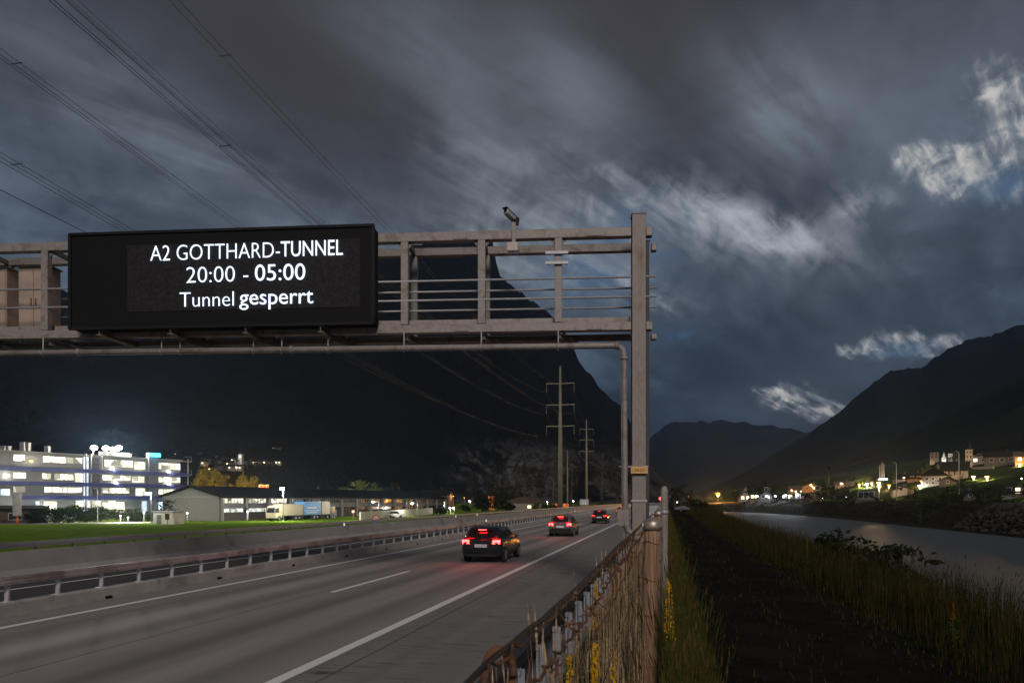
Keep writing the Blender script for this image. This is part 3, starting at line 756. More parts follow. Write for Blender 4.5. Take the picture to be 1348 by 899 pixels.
# control cabinets standing on the gantry walkway at the left
for i, (xa, xb, w_) in enumerate(((32, 72, 1), (-14, 16, 1))):
    d = BK + .45
    a, b_ = gl(xb, d), gl(xa, d)
    c_ = empty('control_cabinet', tuple(GB + Lv * (a + b_) / 2 + Fv * d + Vector((0, 0, 7.32))))
    tag(c_, ['beige control cabinet on the gantry walkway next to the message board', 'beige control cabinet on the gantry walkway at the left edge, farther from the message board'][i], 'cabinet', 'control cabinets on the gantry')
    hw = (b_ - a) / 2
    q = MB(); q.loft([[Lv * e * hw + Fv * .2 + Vector((0, 0, 0)), Lv * e * hw + Fv * .2 + Vector((0, 0, 2.05)), Lv * e * hw - Fv * .25 + Vector((0, 0, 2.05)), Lv * e * hw - Fv * .25] for e in (-1, 1)])
    q.build('body', M['beige'], c_, bevel=.015)
    q = MB(); q.loft([[Lv * e * (hw + .04) + Fv * .25 + Vector((0, 0, 2.055)), Lv * e * (hw + .04) + Fv * .25 + Vector((0, 0, 2.10)), Lv * e * (hw + .04) - Fv * .28 + Vector((0, 0, 2.10)), Lv * e * (hw + .04) - Fv * .28 + Vector((0, 0, 2.055))] for e in (-1, 1)])
    q.build('roof', M['zinc'], c_)
    for e in (-.5, .5):
        q = MB(); q.loft([[Lv * (e * hw + k * (hw / 2 - .015)) + Fv * .205 + Vector((0, 0, .08)), Lv * (e * hw + k * (hw / 2 - .015)) + Fv * .205 + Vector((0, 0, 1.97)), Lv * (e * hw + k * (hw / 2 - .015)) + Fv * .22 + Vector((0, 0, 1.97)), Lv * (e * hw + k * (hw / 2 - .015)) + Fv * .22 + Vector((0, 0, .08))] for k in (-1, 1)])
        dr = q.build('door', M['beige'], c_)
        q = MB(); q.bar(Lv * (e * hw * .3) + Fv * .235 + Vector((0, 0, .95)), Lv * (e * hw * .3) + Fv * .235 + Vector((0, 0, 1.15)), .03, .03, Fv); q.build('handle', M['zinc_dark'], dr)
# small lamp head under the back chord at the left
lh = empty('gantry_lamp', tuple(GB + Lv * gl(45, BK + .2) + Fv * (BK + .2) + Vector((0, 0, 9.35))))
tag(lh, 'small dark floodlight head clamped under the gantry chord left of the message board', 'floodlight')
q = MB(); q.bar((0, 0, .2), (0, 0, .05), .05, .05); q.build('clamp', M['zinc_bright'], lh)
q = MB(); q.bar((.05, 0, .04), (.18, -.1, -.12), .14, .14); q.build('head', M['black2'], lh)
# ---------------------------------------------------------------- barriers along the motorway
M['zinc_light'] = mat('galvanised_light', (.55, .54, .55), .5, .1, var=.12, scale=8)
def rp(s, t, z): return road(s, t, z)
def rail_run(mb, s, z0, z1, t0, t1, th=.08, step=30.0):
    t = t0
    while t < t1 - .01:
        e = min(t1, t + step); mb.bar(rp(s, t, (z0 + z1) / 2), rp(s, e, (z0 + z1) / 2), th, z1 - z0); t = e
    return mb
# median: low concrete kerb with a box rail on posts
med = empty('median_barrier', rp(-14.6, 0, 0)); med.location = (0, 0, 0)
tag(med, 'median guardrail of box rail on round posts set in a low concrete kerb wall', 'guardrail')
prof = [(-14.42, 0.0), (-14.47, .27), (-14.50, .30), (-14.82, .30), (-14.98, 0.0)]
q = MB(); q.loft([[rp(s, t, z) for s, z in prof] for t in range(-20, 881, 25)]); kerb_o = q.build('kerb_wall', M['concrete'], med)
for i in range(40): q = MB(); q.bar(rp(-14.425, 6.0 + 4.6 * i, .05), rp(-14.425, 6.22 + 4.6 * i, .05), .02, .07); q.build('drain_slot', M['black'], med)
q = MB(); rail_run(q, -14.56, .70, .89, -20, 880, .10); rail_run(q, -14.505, .745, .765, -20, 880, .012); rail_run(q, -14.505, .825, .845, -20, 880, .012)
q.build('rail', M['rail_pinkish'], med)
def post_mb(t, q=None):
    q = q or MB(); q.cyl(rp(-14.64, t, .292), rp(-14.64, t, .84), .06, 10)
    q.bar(rp(-14.64, t, .79), rp(-14.60, t, .79), .08, .10); q.box(tuple(rp(-14.64, t, .302)), (.2, .2, .02), RZ(-ALPHA)); return q
tk = 11.3
for k in range(96): post_mb(tk + 1.33 * k).build('post', M['zinc_light'], med)
q = MB()
for k in range(96, 640): post_mb(tk + 1.33 * k, q)
tag(q.build('post_row', M['zinc_light'], med), kind='stuff')
# far side: concrete wall and a rail on stub posts behind it
cw = tag(MB().loft([[rp(s, t, z) for s, z in [(-21.75, 0), (-21.95, .22), (-22.06, .84), (-22.30, .84), (-22.4, 0)]] for t in range(-20, 881, 25)]).build('concrete_wall', M['concrete_wall']),
         'long smooth concrete barrier wall on the far side of the motorway', 'barrier wall')
bg_ = empty('far_guardrail', (0, 0, 0)); tag(bg_, 'grey guardrail on stub posts running behind the far concrete wall', 'guardrail')
q = MB(); rail_run(q, -23.0, .90, 1.10, -20, 880, .09); rail_run(q, -22.95, .97, 1.03, -20, 880, .02); q.build('rail', M['rail_blue'], bg_)
def stub(t, q=None):
    q = q or MB(); q.bar(rp(-23.08, t, -.2), rp(-23.08, t, .98), .10, .12, (0, 1, 0)); q.bar(rp(-23.05, t - .16, .93), rp(-23.05, t + .16, .93), .05, .09); return q
for k in range(96): stub(13 + 1.62 * k).build('post', M['zinc_bright'], bg_)
q = MB()
for k in range(96, 520): stub(13 + 1.62 * k, q)
tag(q.build('post_row', M['zinc_bright'], bg_), kind='stuff')
# near side: dark box rail between shoulder and fence
M['zinc_blue'] = mat('galvanised_bluish', (.22, .24, .28), .5, .2, var=.2, scale=12)
nr = empty('near_guardrail', (0, 0, 0)); tag(nr, 'dark weathered box guardrail along the hard shoulder beside the wooden fence', 'guardrail')
q = MB(); rail_run(q, -1.80, .60, .75, -6, 880, .18); q.build('rail', M['rail_dark'], nr)
q = MB(); rail_run(q, -1.78, .44, .50, -6, 880, .05); q.build('lower_rail', M['rail_dark'], nr)
def gpost(t, q=None):
    q = q or MB(); q.bar(rp(-1.62, t, -.1), rp(-1.62, t, .70), .12, .01, (0, 1, 0)); q.bar(rp(-1.62, t - .05, -.1), rp(-1.62, t - .05, .70), .012, .10, (0, 1, 0)); q.bar(rp(-1.62, t + .05, -.1), rp(-1.62, t + .05, .70), .012, .10, (0, 1, 0))
    q.bar(rp(-1.68, t, .66), rp(-1.6, t, .66), .10, .06); return q
for k in range(60): gpost(2.2 + 1.34 * k).build('post', M['zinc_blue'], nr)
q = MB()
for k in range(60, 600): gpost(2.2 + 1.34 * k, q)
tag(q.build('post_row', M['zinc_bright'], nr), kind='stuff')
# small white reflectors standing on the barriers
ref_l = [(453, 697, -22.0, 'white reflector block on the far concrete wall, nearest of them'), (640, 688, -14.5, 'white reflector on the median rail, second of the three'), (628, 681, -22.0, 'white reflector on the far concrete wall, farther along'),
         (757, 672, -14.5, 'white reflector on the median rail, farthest along'), (600, 683, -22.0, 'white reflector on the far concrete wall, between the other two')]
for x, y, s, lab in ref_l:
    u = (x - CX) / FPX; t = -s * (CA + u * SA) / (SA - u * CA)
    z = .86 if s < -20 else .86
    if s > -20: z = .845
    p = rp(s if s > -20 else -22.0, t, z - .03 if s < -20 else z)
    e = empty('reflector', p, -ALPHA); tag(e, lab, 'reflector', 'reflectors on the barriers')
    q = MB(); q.box((0, .04, .10), (.11, .05, .26)); q.build('housing', M['zinc_bright'], e)
    q = MB(); q.box((0, .008, .12), (.09, .012, .18)); q.build('lens', mat('reflector_glow', (.85, .85, .85), .3, 0, var=0, emit=(1, 1, 1), estr=.35), e)  # lens given a faint glow in place of thrown-back light

# ---------------------------------------------------------------- wooden post and wire fence beside the path
FS = -0.135
fence = empty('wire_fence', (0, 0, 0)); tag(fence, 'old fence of round wooden posts and rusty twisted wire beside the dark path', 'fence')
fpost_t = [(4.60, .052, 2.455), (9.6, .055, 2.44), (14.2, .055, 2.45), (19.0, .055, 2.44), (24.0, .055, 2.44), (29.0, .055, 2.44), (34, .055, 2.44), (39.5, .055, 2.44), (45, .055, 2.44), (51, .055, 2.44), (57, .055, 2.44), (-.4, .055, 2.45)]
rnd = random.Random(4)
for t, r, zt_ in fpost_t:
    p = road(FS + .01 * math.sin(t * 3), t); g0 = hgt(p.x, p.y) - .15
    n = 14; rings = []
    for k in range(10):
        z = g0 + (zt_ - g0) * k / 9; ring = []
        for j in range(n):
            a = 2 * math.pi * j / n; rr = r * (1.0 + .05 * mnoise.noise(Vector((math.cos(a) * 2, math.sin(a) * 2, z * 1.5 + t)))) * (1.05 - .06 * k / 9)
            ring.append((p.x + rr * math.cos(a) + .004 * k, p.y + rr * math.sin(a), z))
        rings.append(ring)
    q = MB(); q.loft(rings, smooth=True); po = q.build('post', M['wood'], fence, origin=(p.x, p.y, g0))
    q = MB(); q.lathe((.036, 0, zt_ - g0), [(r * 1.22, -.045), (r * 1.26, -.02), (r * 1.22, .005), (r * .9, .022), (r * .35, .032), (.001, .034)], 18); q.build('cap', M['cap'], po)
    for k, z in enumerate((zt_ - .13, zt_ - .37, zt_ - .60, zt_ - .80, zt_ - .95)):
        q = MB(); pts = [((r * 1.07) * math.cos(a) + .03 * (z - g0) / (zt_ - g0), (r * 1.07) * math.sin(a), z - g0 + .012 * math.sin(a * 2 + k)) for a in [2 * math.pi * j / 16 for j in range(17)]]
        q.tube(pts, .0022, 5, False); q.build('wire_loop', M['rust'], po)
def wire(name, s, z0, wob, r, m, t0=-1.5, t1=60, n=260, twist=0.0, seed=1, power=1.7):
    pts = []
    for i in range(n + 1):
        t = t0 + (t1 - t0) * (i / n) ** power
        zz_ = z0 + wob * mnoise.noise(Vector((t * .9, seed, 0))) + .35 * wob * mnoise.noise(Vector((t * 6, seed, 3)))
        sag = 0
        p = road(s + .5 * wob * mnoise.noise(Vector((t * 1.1, seed + 9, 0))) + twist * math.cos(t * 55), t, zz_ + twist * math.sin(t * 55)); pts.append(p)
    q = MB(); q.tube(pts, r, 6); return q.build(name, m, fence)
wire('wire', FS - .055, 2.415, .012, .0042, M['wire'], seed=1)
wire('wire', FS - .052, 2.41, .012, .0022, M['rust'], twist=.007, seed=1, n=900)
wire('wire', FS - .05, 2.335, .03, .003, M['rust'], twist=.006, seed=4, n=900)
wire('wire', FS - .05, 2.24, .02, .0024, M['rust'], seed=6)
for k, z in enumerate((2.05, 1.86, 1.66, 1.48)): wire('wire', FS - .05, z, .012, .0016, M['wire'], seed=10 + k)
# rusty flat ties and barbs on the strands
q = MB()
for k in range(60):
    t = 1.2 + .14 * k + rnd.uniform(-.05, .05); z = 2.335 + rnd.uniform(-.03, .03)
    c = road(FS - .05, t, z)
    for j in range(3):
        d = Vector((rnd.uniform(-1, 1), rnd.uniform(-.6, .6), rnd.uniform(-1, 1))).normalized() * rnd.uniform(.012, .028); q.tube([c - d, c + d * .3, c + d], .0018, 5)
tag(q.build('barbs', M['rust'], fence), kind='stuff')
q = MB(); c = road(FS - .075, .86, 2.40); pts = []
for j in range(28):
    a = j / 27 * 2 * math.pi * 1.15; pts.append(c + Vector((.019 * math.cos(a) - .002, .010 * math.sin(a) * 1.2 + j * .0008, .032 * math.sin(a) - .028)))
q.tube(pts, .0055, 8); q.build('tie_ring', M['rust'], fence)
for k in range(9):                                            # rusty strap hanging between the strands
    t = 2.35 + .24 * k + rnd.uniform(-.05, .05)
    q = MB(); q.tube([road(FS - .05, t, 2.41), road(FS - .06, t + .02, 2.36), road(FS - .045, t + .03, 2.31), road(FS - .05, t + .05, 2.235)], .0035, 5); q.build('tie', M['rust'], fence)
# knotted mesh: vertical stay wires
q = MB()
for k in range(150):
    t = 2.0 + .14 * k; q.tube([road(FS - .05, t, 2.24), road(FS - .05 + .006 * math.sin(k * 2.1), t + .01 * math.sin(k), 1.7), road(FS - .05, t, 1.2)], .0013, 4, False)
tag(q.build('mesh_stays', M['wire'], fence), kind='stuff')
# tall oval steel post
p = road(-.02, 7.6); g0 = hgt(p.x, p.y)
sp = empty('steel_post', (p.x, p.y, g0)); tag(sp, 'tall slim oval steel post standing behind the wooden fence posts', 'post')
q = MB(); q.loft([[(.040 * math.cos(a) * k, .030 * math.sin(a) * k, z) for a in [2 * math.pi * j / 16 for j in range(16)]] for z, k in ((-.1, 1), (.6, 1), (1.58, 1), (1.63, .9), (1.655, .6), (1.66, .2))], smooth=True); q.build('shaft', M['zinc'], sp)
q = MB(); q.lathe((0, 0, 1.36), [(.041, 0), (.045, .005), (.045, .03), (.041, .035)], 14); q.build('band', M['zinc_bright'], sp)

# ---------------------------------------------------------------- grass and weeds
def blade_mb(mb, p, h, wd, az, lean, curve, seedhead=0.0):
    d = Vector((math.cos(az), math.sin(az), 0)); sd = Vector((-d.y, d.x, 0)) * wd / 2
    b = len(mb.v)
    p1 = p + d * lean * h * .35 + Vector((0, 0, h * .55)); p2 = p + d * (lean * h + curve * h) + Vector((0, 0, h))
    mb.v += [tuple(p - sd), tuple(p + sd), tuple(p1 + sd * .8), tuple(p1 - sd * .8), tuple(p2)]
    mb.face((b, b + 1, b + 2, b + 3)); mb.face((b + 3, b + 2, b + 4))
    if seedhead:
        e = (p2 - p1).normalized(); b = len(mb.v); L = seedhead; k = wd * .55 + .0015
        a0 = p2 - e * L * .8
        mb.v += [tuple(a0), tuple(p2 - e * L * .35 + sd.normalized() * k), tuple(p2 + e * L * .2), tuple(p2 - e * L * .35 - sd.normalized() * k)]
        mb.face((b, b + 1, b + 2, b + 3))
def leafmat(name, c, var=.45, trans=.25, second=None, scale=3.0):
    if name in _mc: return _mc[name]
    m = bpy.data.materials.new(name); m.use_nodes = True; t = m.node_tree; t.nodes.clear(); q = NT(t)
    out = q.n('ShaderNodeOutputMaterial'); ms = q.n('ShaderNodeMixShader'); d = q.n('ShaderNodeBsdfDiffuse'); tr = q.n('ShaderNodeBsdfTranslucent')
    t.links.new(d.outputs[0], ms.inputs[1]); t.links.new(tr.outputs[0], ms.inputs[2]); ms.inputs[0].default_value = trans; t.links.new(ms.outputs[0], out.inputs[0])
    co = q.n('ShaderNodeTexCoord').outputs['Object']; nz = q.noise(co, scale, 4, .7)
    lo = tuple(v * (1 - var) for v in c); hi = tuple(v * (1 + var) for v in c)
    col = q.ramp(nz, [(.3, lo), (.7, hi)])
    if second: col = q.mix(q.remap(q.noise(co, scale * 2.3, 3, .6), .48, .6), col, second)
    t.links.new(col, d.inputs[0]); t.links.new(col, tr.inputs[0]); _mc[name] = m; return m
M['straw'] = leafmat('dry_straw', (.46, .32, .19), .4, .15, (.28, .19, .10), 30)
M['grass'] = leafmat('grass_blade', (.045, .055, .013), .5, .25, (.12, .075, .028), 9)
M['grass_low'] = leafmat('grass_low', (.022, .034, .010), .5, .2, (.07, .075, .02), 7)
M['verge_grass'] = leafmat('verge_blade', (.024, .027, .008), .5, .12, (.055, .032, .013), 1.2)
M['flower'] = leafmat('yellow_flower', (.62, .36, .015), .25, .2)
M['flower_dull'] = leafmat('orange_flower', (.16, .075, .008), .25, .2)
M['weed_green'] = leafmat('weed_leaf', (.075, .12, .03), .35, .25)
M['weed_grey'] = leafmat('weed_leaf_grey', (.15, .21, .13), .35, .2)
rnd = random.Random(11)
q = MB()
for i in range(1150):                                          # dry stalks between guardrail and fence
    t = 1.0 + 13 * rnd.random() ** 1.6; s = rnd.uniform(-1.25, -.12)
    if rnd.random() < .45: s = rnd.uniform(-.5, -.1)
    p = road(s, t); p.z = hgt(p.x, p.y) - .03
    h = rnd.uniform(.55, 1.0) * (1.0 + .25 * (s > -.5)); h = min(h, 2.43 - p.z if s > -.5 else 1.55 - .25 * rnd.random() - p.z * .45)
    blade_mb(q, p, h, rnd.uniform(.003, .006), rnd.uniform(0, 6.28), rnd.uniform(0, .10), rnd.uniform(0, .08), rnd.choice((0, 0, .10, .16)))
for i in range(2600):
    t = 14 + 60 * rnd.random() ** 1.4; s = rnd.uniform(-1.2, -.12); p = road(s, t); p.z = hgt(p.x, p.y) - .03
    blade_mb(q, p, rnd.uniform(.5, .95), rnd.uniform(.010, .02), rnd.uniform(0, 6.28), rnd.uniform(0, .12), rnd.uniform(0, .1), rnd.choice((0, .14)))
tag(q.build('dry_grass_stalks', M['straw']), 'tan dry grass stalks growing between guardrail and fence', 'grass', kind='stuff')
q = MB()
for i in range(9000):
    t = 1.4 + 50 * rnd.random() ** 1.9; s = rnd.uniform(-1.3, -.1); p = road(s, t); p.z = hgt(p.x, p.y) - .02
    blade_mb(q, p, rnd.uniform(.15, .5), rnd.uniform(.003, .007) * (1 + t * .05), rnd.uniform(0, 6.28), rnd.uniform(.05, .3), rnd.uniform(.1, .4))
tag(q.build('low_grass', M['grass_low']), 'low green grass under the dry stalks', 'grass', kind='stuff')
q = MB()
for i in range(15000):                                         # tall grass between fence and path
    t = 2.6 + 75 * rnd.random() ** 1.8; s = .0 + .42 * rnd.random() ** 1.6; p = road(s, t); p.z = hgt(p.x, p.y) - .03
    tall = rnd.random() < .35
    h = rnd.uniform(.6, 1.2) if tall else rnd.uniform(.15, .7)
    h *= 1.0 - .75 * max(0, s - .08) / .34
    blade_mb(q, p, h, rnd.uniform(.0022, .0045) * (1 + t * .05), rnd.uniform(0, 6.28), rnd.uniform(0, .12), rnd.uniform(.02, .18), rnd.choice((.08, .13, 0)) if tall else 0)
tag(q.build('tall_grass', M['grass']), 'tall seeding grass between the fence and the path', 'grass', kind='stuff')
q = MB()
for i in range(46000):                                         # verge between path and river
    t = 2.5 + 190 * rnd.random() ** 2.0; lo = 2.45 - .25 * mnoise.noise(Vector((t * .7, 0, 4))); s = lo + (river_left(t) - 1.0 - lo) * rnd.random() ** 1.25
    p = road(s, t); p.z = hgt(p.x, p.y) - .03
    cl = .5 + .5 * mnoise.noise(Vector((p.x * .45, p.y * .28, 2.0)))
    h = (rnd.uniform(.22, .62) + .55 * cl * rnd.random()) * min(1, .3 + (s - lo) * .8)
    blade_mb(q, p, h, rnd.uniform(.003, .006) * (1 + t * .05), rnd.uniform(0, 6.28), rnd.uniform(0, .2), rnd.uniform(.02, .3), .10 if rnd.random() < .25 else 0)
tag(q.build('verge_grass', M['verge_grass']), 'brownish uncut grass on the verge between path and river', 'grass', kind='stuff')
q = MB()
for i in range(4200):                                          # sparse tufts on the crown of the path
    t = 3 + 60 * rnd.random() ** 1.7; s = 1.35 + rnd.gauss(0, .22) if rnd.random() < .25 else rnd.choice((.5, 2.35)) + rnd.gauss(0, .16); p = road(s, t); p.z = hgt(p.x, p.y) - .01
    blade_mb(q, p, rnd.uniform(.03, .12), rnd.uniform(.004, .009) * (1 + t * .02), rnd.uniform(0, 6.28), rnd.uniform(.1, .5), rnd.uniform(.1, .5))
tag(q.build('path_grass', M['grass_low']), 'short grass along the middle of the path', 'grass', kind='stuff')
def weed(x, ytop, Y, label, kind=0, h=None):
    X = (x - CX) / FPX * Y; g0 = hgt(X, Y); zt_ = CAMZ + (HY - ytop) / FPX * Y; h = zt_ - g0
    r_ = random.Random(int(x * 7 + ytop)); e = empty('yellow_flowering_weed' if kind == 0 else 'leafy_weed', (X, Y, g0)); tag(e, label, 'weed', 'flowering weeds by the fence' if kind == 0 else None)
    lean = Vector((r_.uniform(-.05, .05), r_.uniform(-.05, .05), 0)) * h
    q = MB(); q.tube([(0, 0, -.03), tuple(lean * .4 + Vector((0, 0, h * .5))), tuple(lean + Vector((0, 0, h * .98)))], [.006, .005, .002], 6); q.build('stem', M['weed_green'], e)
    q = MB()
    for k in range(46 if kind == 0 else 70):
        f = r_.uniform(.05, .6) if kind == 0 else r_.uniform(.05, 1.0); a = r_.uniform(0, 6.28); L = r_.uniform(.05, .13) * (1.15 - f); c = lean * f + Vector((0, 0, h * f)); d = Vector((math.cos(a), math.sin(a), r_.uniform(.2, .9))).normalized(); sd = d.cross(Vector((0, 0, 1))).normalized() * L * .16
        m_ = c + d * L * .5; q.quad(c, m_ + sd, c + d * L - Vector((0, 0, L * .2)), m_ - sd)
    q.build('leaves', M['weed_green'] if kind == 0 else M['weed_grey'], e)
    if kind == 0:
        q = MB()
        for k in range(170):
            f = r_.uniform(.62, 1.0); a = r_.uniform(0, 6.28); rr = .024 * (1.15 - f) / .45 * r_.uniform(.5, 1); c = lean * f + Vector((math.cos(a) * rr, math.sin(a) * rr, h * f)); k_ = r_.uniform(.006, .011)
            d1 = Vector((r_.uniform(-1, 1), r_.uniform(-1, 1), r_.uniform(-1, 1))).normalized() * k_; d2 = d1.orthogonal().normalized() * k_
            q.quad(c + d1, c + d2, c - d1, c - d2)
        q.build('flower_spike', M['flower'] if x < 1000 else M['flower_dull'], e)
weed(775, 848, 3.1, 'yellow flower spike between guardrail and fence, tallest of the near ones left of the post')
weed(797, 856, 3.0, 'yellow flower spike left of the nearest wooden post')
weed(758, 862, 3.3, 'yellow flower spike beside the guardrail post at the bottom of the picture')
weed(783, 766, 5.6, 'yellow flower spike standing among dry stalks halfway along the guardrail')
weed(878, 764, 4.3, 'bright yellow flower spike on the path side of the nearest wooden post')
weed(886, 770, 4.5, 'thinner yellow flower spike on the path side, right of the bright one')
weed(1062, 702, 14.0, 'orange yellow flower spike rising above the verge beside the river')
weed(1254, 792, 7.2, 'small yellow flowers in the verge at the right, near the river')
weed(741, 858, 3.6, 'grey green leafy weed below the wire beside the guardrail posts', 1)
weed(770, 826, 4.2, 'pale green leafy weed behind the top wire of the fence', 1)

# ---------------------------------------------------------------- cars driving away under the gantry, tail lamps lit
M['car_dark'] = mat('car_paint_dark', (.028, .030, .036), .3, .3, var=.1, scale=2)
M['car_grey'] = mat('car_paint_grey', (.12, .12, .125), .35, .4, var=.1, scale=2)
M['glass'] = mat('car_glass', (.012, .013, .015), .12, 0, var=0, spec=.8)
M['tyre'] = mat('tyre', (.014, .014, .014), .85, 0, var=.2)
M['rim'] = mat('rim', (.3, .3, .31), .4, .7, var=.1)
M['tail'] = glow('brake_lamp_lit', (1.0, .008, .007), 75)
M['tail_dim'] = glow('tail_lamp_lit', (1.0, .02, .016), 5)
M['plate'] = mat('number_plate_white', (.6, .6, .58), .5, 0, var=.05)
M['trim'] = mat('car_trim', (.02, .02, .02), .6, 0, var=.1)
def make_car(paint, braking=True, tall=0.0):
    e = empty('car', (0, 0, 0))
    W, L = .89, 4.35
    def ring(y, w, zb_, zt_):
        half = [(w * .80, zb_), (w * .97, zb_ + .10), (w, zb_ + .30), (w * .985, zt_ - .14), (w * .93, zt_ - .03), (w * .80, zt_)]
        return [(x, y, z) for x, z in half] + [(-x, y, z) for x, z in reversed(half)]
    q = MB()
    q.loft([ring(y, w, zb_, zt_) for y, w, zb_, zt_ in ((0, .76, .36, .86), (.05, .82, .30, .94), (.16, .865, .25, 1.0), (.5, .885, .21, 1.02), (1.2, .89, .19, 1.01), (2.4, .89, .19, .99), (3.1, .885, .2, .96), (3.7, .86, .21, .88), (4.1, .80, .24, .78), (4.28, .70, .3, .68), (4.35, .62, .36, .58))], smooth=True)
    body = q.build('body', paint, e)
    def oct_(y0, y1, w, z, c=.12): return [(w, y0 + c, z), (w, y1 - c, z), (w - c, y1, z), (-w + c, y1, z), (-w, y1 - c, z), (-w, y0 + c, z), (-w + c, y0, z), (w - c, y0, z)]
    H = tall
    q = MB(); q.loft([oct_(.14, 3.15, .80, .985), oct_(.26, 2.78, .745, 1.16), oct_(.42, 2.42, .68, 1.36 + H), oct_(.50, 2.25, .64, 1.44 + H), oct_(.66, 2.05, .55, 1.475 + H, .1)], smooth=True); q.build('roof', paint, e)
    def pane(pts, nm='window'):
        c = sum((Vector(p) for p in pts), Vector()) / len(pts); n_ = (Vector(pts[1]) - Vector(pts[0])).cross(Vector(pts[2]) - Vector(pts[0])).normalized()
        if n_.dot(c - Vector((0, 1.6, 1.0))) < 0: n_ = -n_
        b_ = MB(); b_.loft([[Vector(p) - n_ * .01 for p in pts], [Vector(p) + n_ * .012 for p in pts]]); b_.build(nm, M['glass'], e)
    def zy(z): return .14 + (.42 - .14) * (z - .985) / (.375 + H)
    pane([(-.60, zy(1.05), 1.05), (.60, zy(1.05), 1.05), (.53, zy(1.32 + H), 1.32 + H), (-.53, zy(1.32 + H), 1.32 + H)], 'rear_window')
    pane([(-.62, 3.0, 1.06), (.62, 3.0, 1.06), (.54, 2.5, 1.33 + H), (-.54, 2.5, 1.33 + H)], 'windscreen')
    for sg in (-1, 1):
        pane([(sg * .783, .55, 1.04), (sg * .783, 1.60, 1.04), (sg * .70, 1.58, 1.31 + H), (sg * .70, .72, 1.31 + H)], 'side_window')
        pane([(sg * .783, 1.70, 1.04), (sg * .783, 2.75, 1.04), (sg * .70, 2.25, 1.31 + H), (sg * .70, 1.68, 1.31 + H)], 'side_window')
        for y in (.80, 3.45):
            q = MB(); q.cyl((sg * .68, y, .31), (sg * .895, y, .31), .31, 20); wl = q.build('wheel', M['tyre'], e)
            q = MB(); q.cyl((sg * .85, y, .31), (sg * .905, y, .31), .20, 14); q.build('rim', M['rim'], wl)
        q = MB(); q.loft([[(sg * .50, .0 + .03, .80), (sg * .80, .10, .80), (sg * .82, .12, .96), (sg * .52, .05, .96)], [(sg * .50, -.02, .80), (sg * .80, .03, .80), (sg * .82, .05, .96), (sg * .52, .0, .96)]]); q.build('tail_light', M['tail'] if braking else M['tail_dim'], e)
        q = MB(); q.box((sg * .93, 2.62, 1.03), (.16, .10, .12)); q.build('mirror', paint, e)
    q = MB(); q.box((0, .40, 1.385 + H), (.9, .22, .025)); q.build('spoiler', paint, e)
    q = MB(); q.box((0, .285, 1.375 + H), (.34, .02, .025)); q.build('high_brake_light', M['tail'] if braking else M['tail_dim'], e)
    q = MB(); q.box((0, .0, .72), (.54, .03, .13)); q.build('number_plate', M['plate'], e)
    q = MB(); q.loft([ring(.03, .80, .27, .50), ring(-.035, .76, .30, .48)]); q.build('bumper', M['trim'], e)
    return e
for i, (s, t, pnt, brk, tl_, lab) in enumerate(((-7.55, 27.5, 'car_dark', True, .0, 'dark hatchback with bright red brake lamps in the right lane, nearest to the viewer'),
                                           (-7.5, 49.0, 'car_grey', True, .06, 'grey car with red lamps in the right lane, second in the row'),
                                           (-7.45, 78.0, 'car_dark', False, .05, 'dark car with red tail lamps, third in the row driving away'),
                                           (-7.5, 118.0, 'car_grey', False, 0.0, 'grey car with red tail lamps, farthest in the row near the bend'))):
    c_ = make_car(M[pnt], brk, tl_); p = road(s, t, 0.005); c_.location = p; c_.rotation_euler = (0, 0, -ALPHA); tag(c_, lab, 'car', 'cars driving away on the motorway')

# ---------------------------------------------------------------- power line
M['pylon'] = mat('pylon_steel', (.13, .125, .085), .7, .1, var=.2, scale=.5)
M['conductor'] = mat('conductor', (.045, .045, .05), .6, .2, var=0)
M['insul'] = mat('insulator', (.10, .09, .08), .4, 0, var=0)
LD = Vector((25.0, 150.0, 0)).normalized(); LN = Vector((LD.y, -LD.x, 0))
def pylon(x, Y, ybase, ytop, arms, half, r0, label):
    X = (x - CX) / FPX * Y; zb_ = hgt(X, Y); zt_ = CAMZ + (HY - ytop) / FPX * Y
    e = empty('pylon', (X, Y, zb_)); tag(e, label, 'pylon', 'pylons of the power line')
    q = MB(); q.tube([(0, 0, -1), (0, 0, (zt_ - zb_) * .5), (0, 0, zt_ - zb_)], [r0, r0 * .75, r0 * .35], 12); q.build('mast', M['pylon'], e)
    ends = []
    for ya in arms:
        za = CAMZ + (HY - ya) / FPX * Y - zb_
        q = MB()
        for sg in (-1, 1): q.bar(Vector((0, 0, za)), LN * sg * half + Vector((0, 0, za + .1)), .28, .3)
        q.build('crossarm', M['pylon'], e)
        for sg in (-1, 1):
            q = MB(); b0 = LN * sg * half * .97 + Vector((0, 0, za))
            for k in range(8): q.cyl(b0 - Vector((0, 0, .35 * k + .1)), b0 - Vector((0, 0, .35 * k + .32)), .14, 8)
            q.cyl(b0, b0 - Vector((0, 0, 3.0)), .06, 6); q.build('insulator', M['insul'], e)
            ends.append((sg, Vector((X, Y, zb_)) + b0 - Vector((0, 0, 3.0))))
    return Vector((X, Y, zt_)), ends
top1, e1 = pylon(737.5, 228, 662, 482, (505, 533, 561), 4.75, .95, 'tall steel mast pylon with three crossarms, nearest of the power line')
top2, e2 = pylon(772, 378, 657, 552, (565, 579, 594), 3.9, .9, 'smaller looking mast pylon with three crossarms, farther along the power line')
top3, e3 = pylon(747, 320, 657, 592, (), 3, .5, 'plain thin mast without crossarms between the two pylons')
